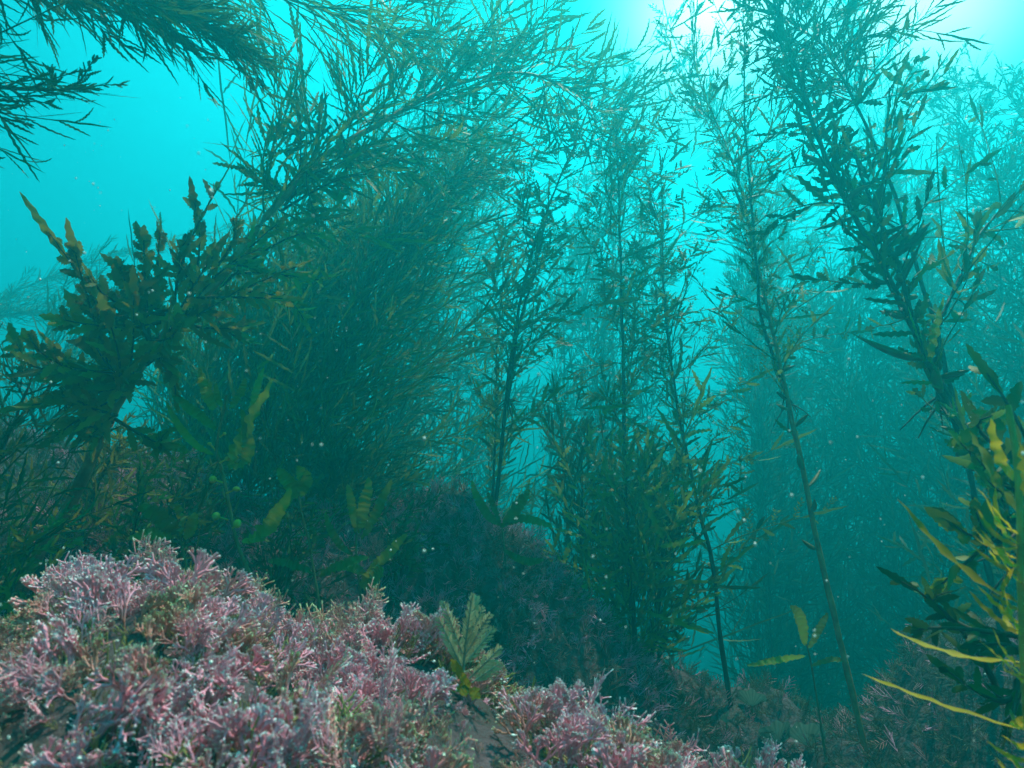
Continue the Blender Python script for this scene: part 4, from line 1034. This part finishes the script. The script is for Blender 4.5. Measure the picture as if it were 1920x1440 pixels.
# --- pale green branching hydroid on the ledge
def hydroid():
    r = np.random.default_rng(3)
    b = P(885, 1275, 0.50)
    root = empty('green_hydroid', b); tag(root, 'pale green feather-shaped frond standing on the pink ledge', 'seaweed')
    spine = np.array([P(868 + 10 * t + 8 * t * t, 1265 - 150 * t, 0.50) for t in np.linspace(0, 1, 12)])[None]
    g = Geo(); tubes(g, spine, 0.0011, 0.0005, 5, 0.9)
    ends = [(822, 1160, 866, 1250), (830, 1128, 867, 1225), (838, 1190, 868, 1262), (905, 1140, 872, 1215), (918, 1152, 870, 1232), (925, 1178, 870, 1248), (938, 1215, 880, 1272), (935, 1245, 885, 1280), (893, 1120, 878, 1180)]
    bl = Geo()
    def pinnules(pl, m, L):
        q, qn, _ = children(r, pl, m, 0.10, 1.0, 0.62, 1.0, K=4, planar=np.array([[0.1, -1.0, 0.15]]), rand=0.15, jit=0.08)
        q = q[:, :1] + (q - q[:, :1]) * (L * np.sin(PI * np.clip(np.linspace(0.18, 0.97, m), 0, 1)) ** 0.5)[:, None, None]
        blades(bl, r, q, np.repeat(np.array([[0.1, -1.0, 0.15]]), len(q), 0), 0.0016, 0.0, 'lance', cols=2)
    for (ex, ey, sx, sy) in ends:
        e, s_ = P(ex, ey, 0.50 + r.uniform(-.012, .012)), P(sx, sy, 0.50)
        pl = np.linspace(s_, e, 9)[None]
        tubes(g, pl, 0.0007, 0.0005, 4, 1.3)
        pinnules(pl, 26, 0.0085)
    pinnules(spine, 46, 0.0075)
    for (ex, ey) in ((845, 1235), (862, 1300), (900, 1310), (840, 1290)):
        pl = np.linspace(P(880, 1290, 0.50), P(ex, ey, 0.485), 9)[None]
        bb = Geo(); blades(bb, r, pl, np.array([[0.1, -1, 0.3]]) + r.normal(size=(1, 3)) * 0.2, 0.009, 0.3, 'blade', ragged=0.3, ruffle=0.5)
        bb.build('base_blade', M['brown'], root, b)
    bl.build('pinnules', M['pale'], root, b)
    g.build('midrib', M['fan'], root, b)
hydroid()

# --- fan algae (thin cupped fans) low on the mound
def fan_alga(label, px, py, d, R, seed, yaw=0.0):
    r = np.random.default_rng(seed)
    d = on_ground(px, py + 30, 1.0, 1.8) - 0.03
    c_ = P(px, py, d)
    c_[2] = float(height(np.array([c_[0]]), np.array([c_[1]]))[0]) + R * 0.5 + 0.012
    root = empty('fan_alga', c_); tag(root, label, 'fan algae', 'pale fan-shaped algae on the mound')
    nu, nr = 25, 7
    th = np.linspace(-1.15, 1.15, nu); rr = np.linspace(0.05, 1, nr)
    T, Q = np.meshgrid(th, rr, indexing='ij')
    edge = 1 + 0.07 * np.sin(T * 9 + seed)
    x = np.sin(T) * Q * R * edge; z = np.cos(T) * Q * R * edge
    y = -0.30 * R * np.cos(T * 2.2) * Q ** 2 + 0.03 * R * np.sin(T * 26) * Q
    X = np.stack([x * math.cos(yaw) - y * math.sin(yaw), x * math.sin(yaw) + y * math.cos(yaw), z], -1) + c_ - np.array([0, 0, R * 0.5])
    i = np.arange(nu * nr).reshape(nu, nr)
    g = Geo(); g.add(X, q=np.stack([i[:-1, :-1], i[1:, :-1], i[1:, 1:], i[:-1, 1:]], -1), tone=(0.5 + 0.5 * np.sin(T * 26)).ravel())
    g.build('fan_blade', M['fan'], root, c_)
    h = Geo(); tubes(h, np.linspace(c_ - np.array([0, 0, R * 0.5 + 0.04]), c_ - np.array([0, 0, R * 0.45]), 4)[None], 0.003, 0.002, 6)
    h.build('stalk', M['gstem'], root, c_)
for k, a in enumerate([
    ('large pale fan alga left of the pair beside the wavy stem', 1442, 1225, 1.35, 0.046, 0.2),
    ('large pale fan alga right of the pair, nearer the reddish stem', 1490, 1210, 1.38, 0.046, -0.3),
    ('mid-sized pale fan alga below the pair of large fans', 1500, 1262, 1.32, 0.034, 0.4),
    ('wide pale fan alga lying low under the left large fan', 1405, 1280, 1.3, 0.036, -0.5),
    ('small ragged pale fan alga alone on the dark slope', 1538, 1300, 1.22, 0.024, 0.1),
    ('narrow striped fan alga against the wavy stem', 1352, 1250, 1.33, 0.022, 0.9),
    ('small pale fan alga at the far left of the fan algae', 1298, 1262, 1.33, 0.016, 0.0)]):
    lab, x_, y_, d_, R_, yw = a
    fan_alga(lab, x_, y_, d_, R_, 60 + k, yw)

# --- bright shell grit in the near turf, added also as glints on the tips
g = Geo(); r = np.random.default_rng(42)
p, up = surf_points(r, 900, -0.7, 0.4, 0.15, 0.8, 0.72, 0.12)
i6 = np.array([[1, 0, 0], [-1, 0, 0], [0, 1, 0], [0, -1, 0], [0, 0, .5], [0, 0, -.5]], float)
t8 = np.array([[0, 2, 4], [2, 1, 4], [1, 3, 4], [3, 0, 4], [2, 0, 5], [1, 2, 5], [3, 1, 5], [0, 3, 5]])
for q_, n_u in zip(p, up):
    g.add(q_ + n_u * r.uniform(0.012, 0.03) + i6 * r.uniform(0.0006, 0.0022) * r.uniform(0.5, 1.5, (6, 3)), t=t8)
o = g.build('shell_grit', M['speck'], smooth=False); tag(o, 'white shell grit in the pink turf of the near ledge, standing also for glinting tips', 'shell grit', kind='stuff')

# --- drifting specks in the water
g = Geo(); r = np.random.default_rng(99)
n = 1500
d = 0.25 + 1.9 * r.random(n) ** 1.3; u = r.uniform(-100, 2020, n); v = r.uniform(100, 1500, n)
pp = np.array([P(a, b, c_) for a, b, c_ in zip(u, v, d)])
ok = pp[:, 2] > height(pp[:, 0], pp[:, 1])
ico = np.array([[1, 0, 0], [-1, 0, 0], [0, 1, 0], [0, -1, 0], [0, 0, 1], [0, 0, -1]], float)
tri = np.array([[0, 2, 4], [2, 1, 4], [1, 3, 4], [3, 0, 4], [2, 0, 5], [1, 2, 5], [3, 1, 5], [0, 3, 5]])
for q_ in pp[ok]:
    g.add(q_ + ico * (r.uniform(0.0002, 0.0008) if r.random() < 0.95 else r.uniform(0.0009, 0.0015)) * r.uniform(0.6, 1.4, (6, 3)), t=tri)
o = g.build('drifting_specks', M['speck'], smooth=False); tag(o, 'tiny pale specks drifting in the water', 'specks', kind='stuff')

# ------------------------------------------------------------------ the body of water
HZ = 0.26
hm, t_, n_, l_ = mat_new('water_haze')
ho = n_('ShaderNodeOutputMaterial'); pv = n_('ShaderNodeVolumePrincipled')
pv.inputs['Color'].default_value = (0.009, 0.58, 0.62, 1)
pv.inputs['Density'].default_value = HZ
pv.inputs['Anisotropy'].default_value = 0.6
l_(pv.outputs[0], ho.inputs['Volume'])
B = [(-25, -25, -2.7), (25, -25, -2.7), (25, 25, -2.7), (-25, 25, -2.7), (-25, -25, 5.0), (25, -25, 5.0), (25, 25, 5.0), (-25, 25, 5.0)]
me = bpy.data.meshes.new('haze')
me.from_pydata(B, [], [(0, 3, 2, 1), (4, 5, 6, 7), (0, 1, 5, 4), (1, 2, 6, 5), (2, 3, 7, 6), (3, 0, 4, 7)])
o = link('haze', me, None, [hm]); tag(o, 'blue-green sea water filling the whole scene', 'haze', kind='stuff')
mx = max((o_.matrix_world @ Vector(c_)).z for o_ in [x for x in COL.objects if x.type == 'MESH' and x.name != 'haze'] for c_ in [o_.bound_box[6]])
print('meshes', len(bpy.data.meshes), 'tris-ish', sum(len(m_.polygons) for m_ in bpy.data.meshes))
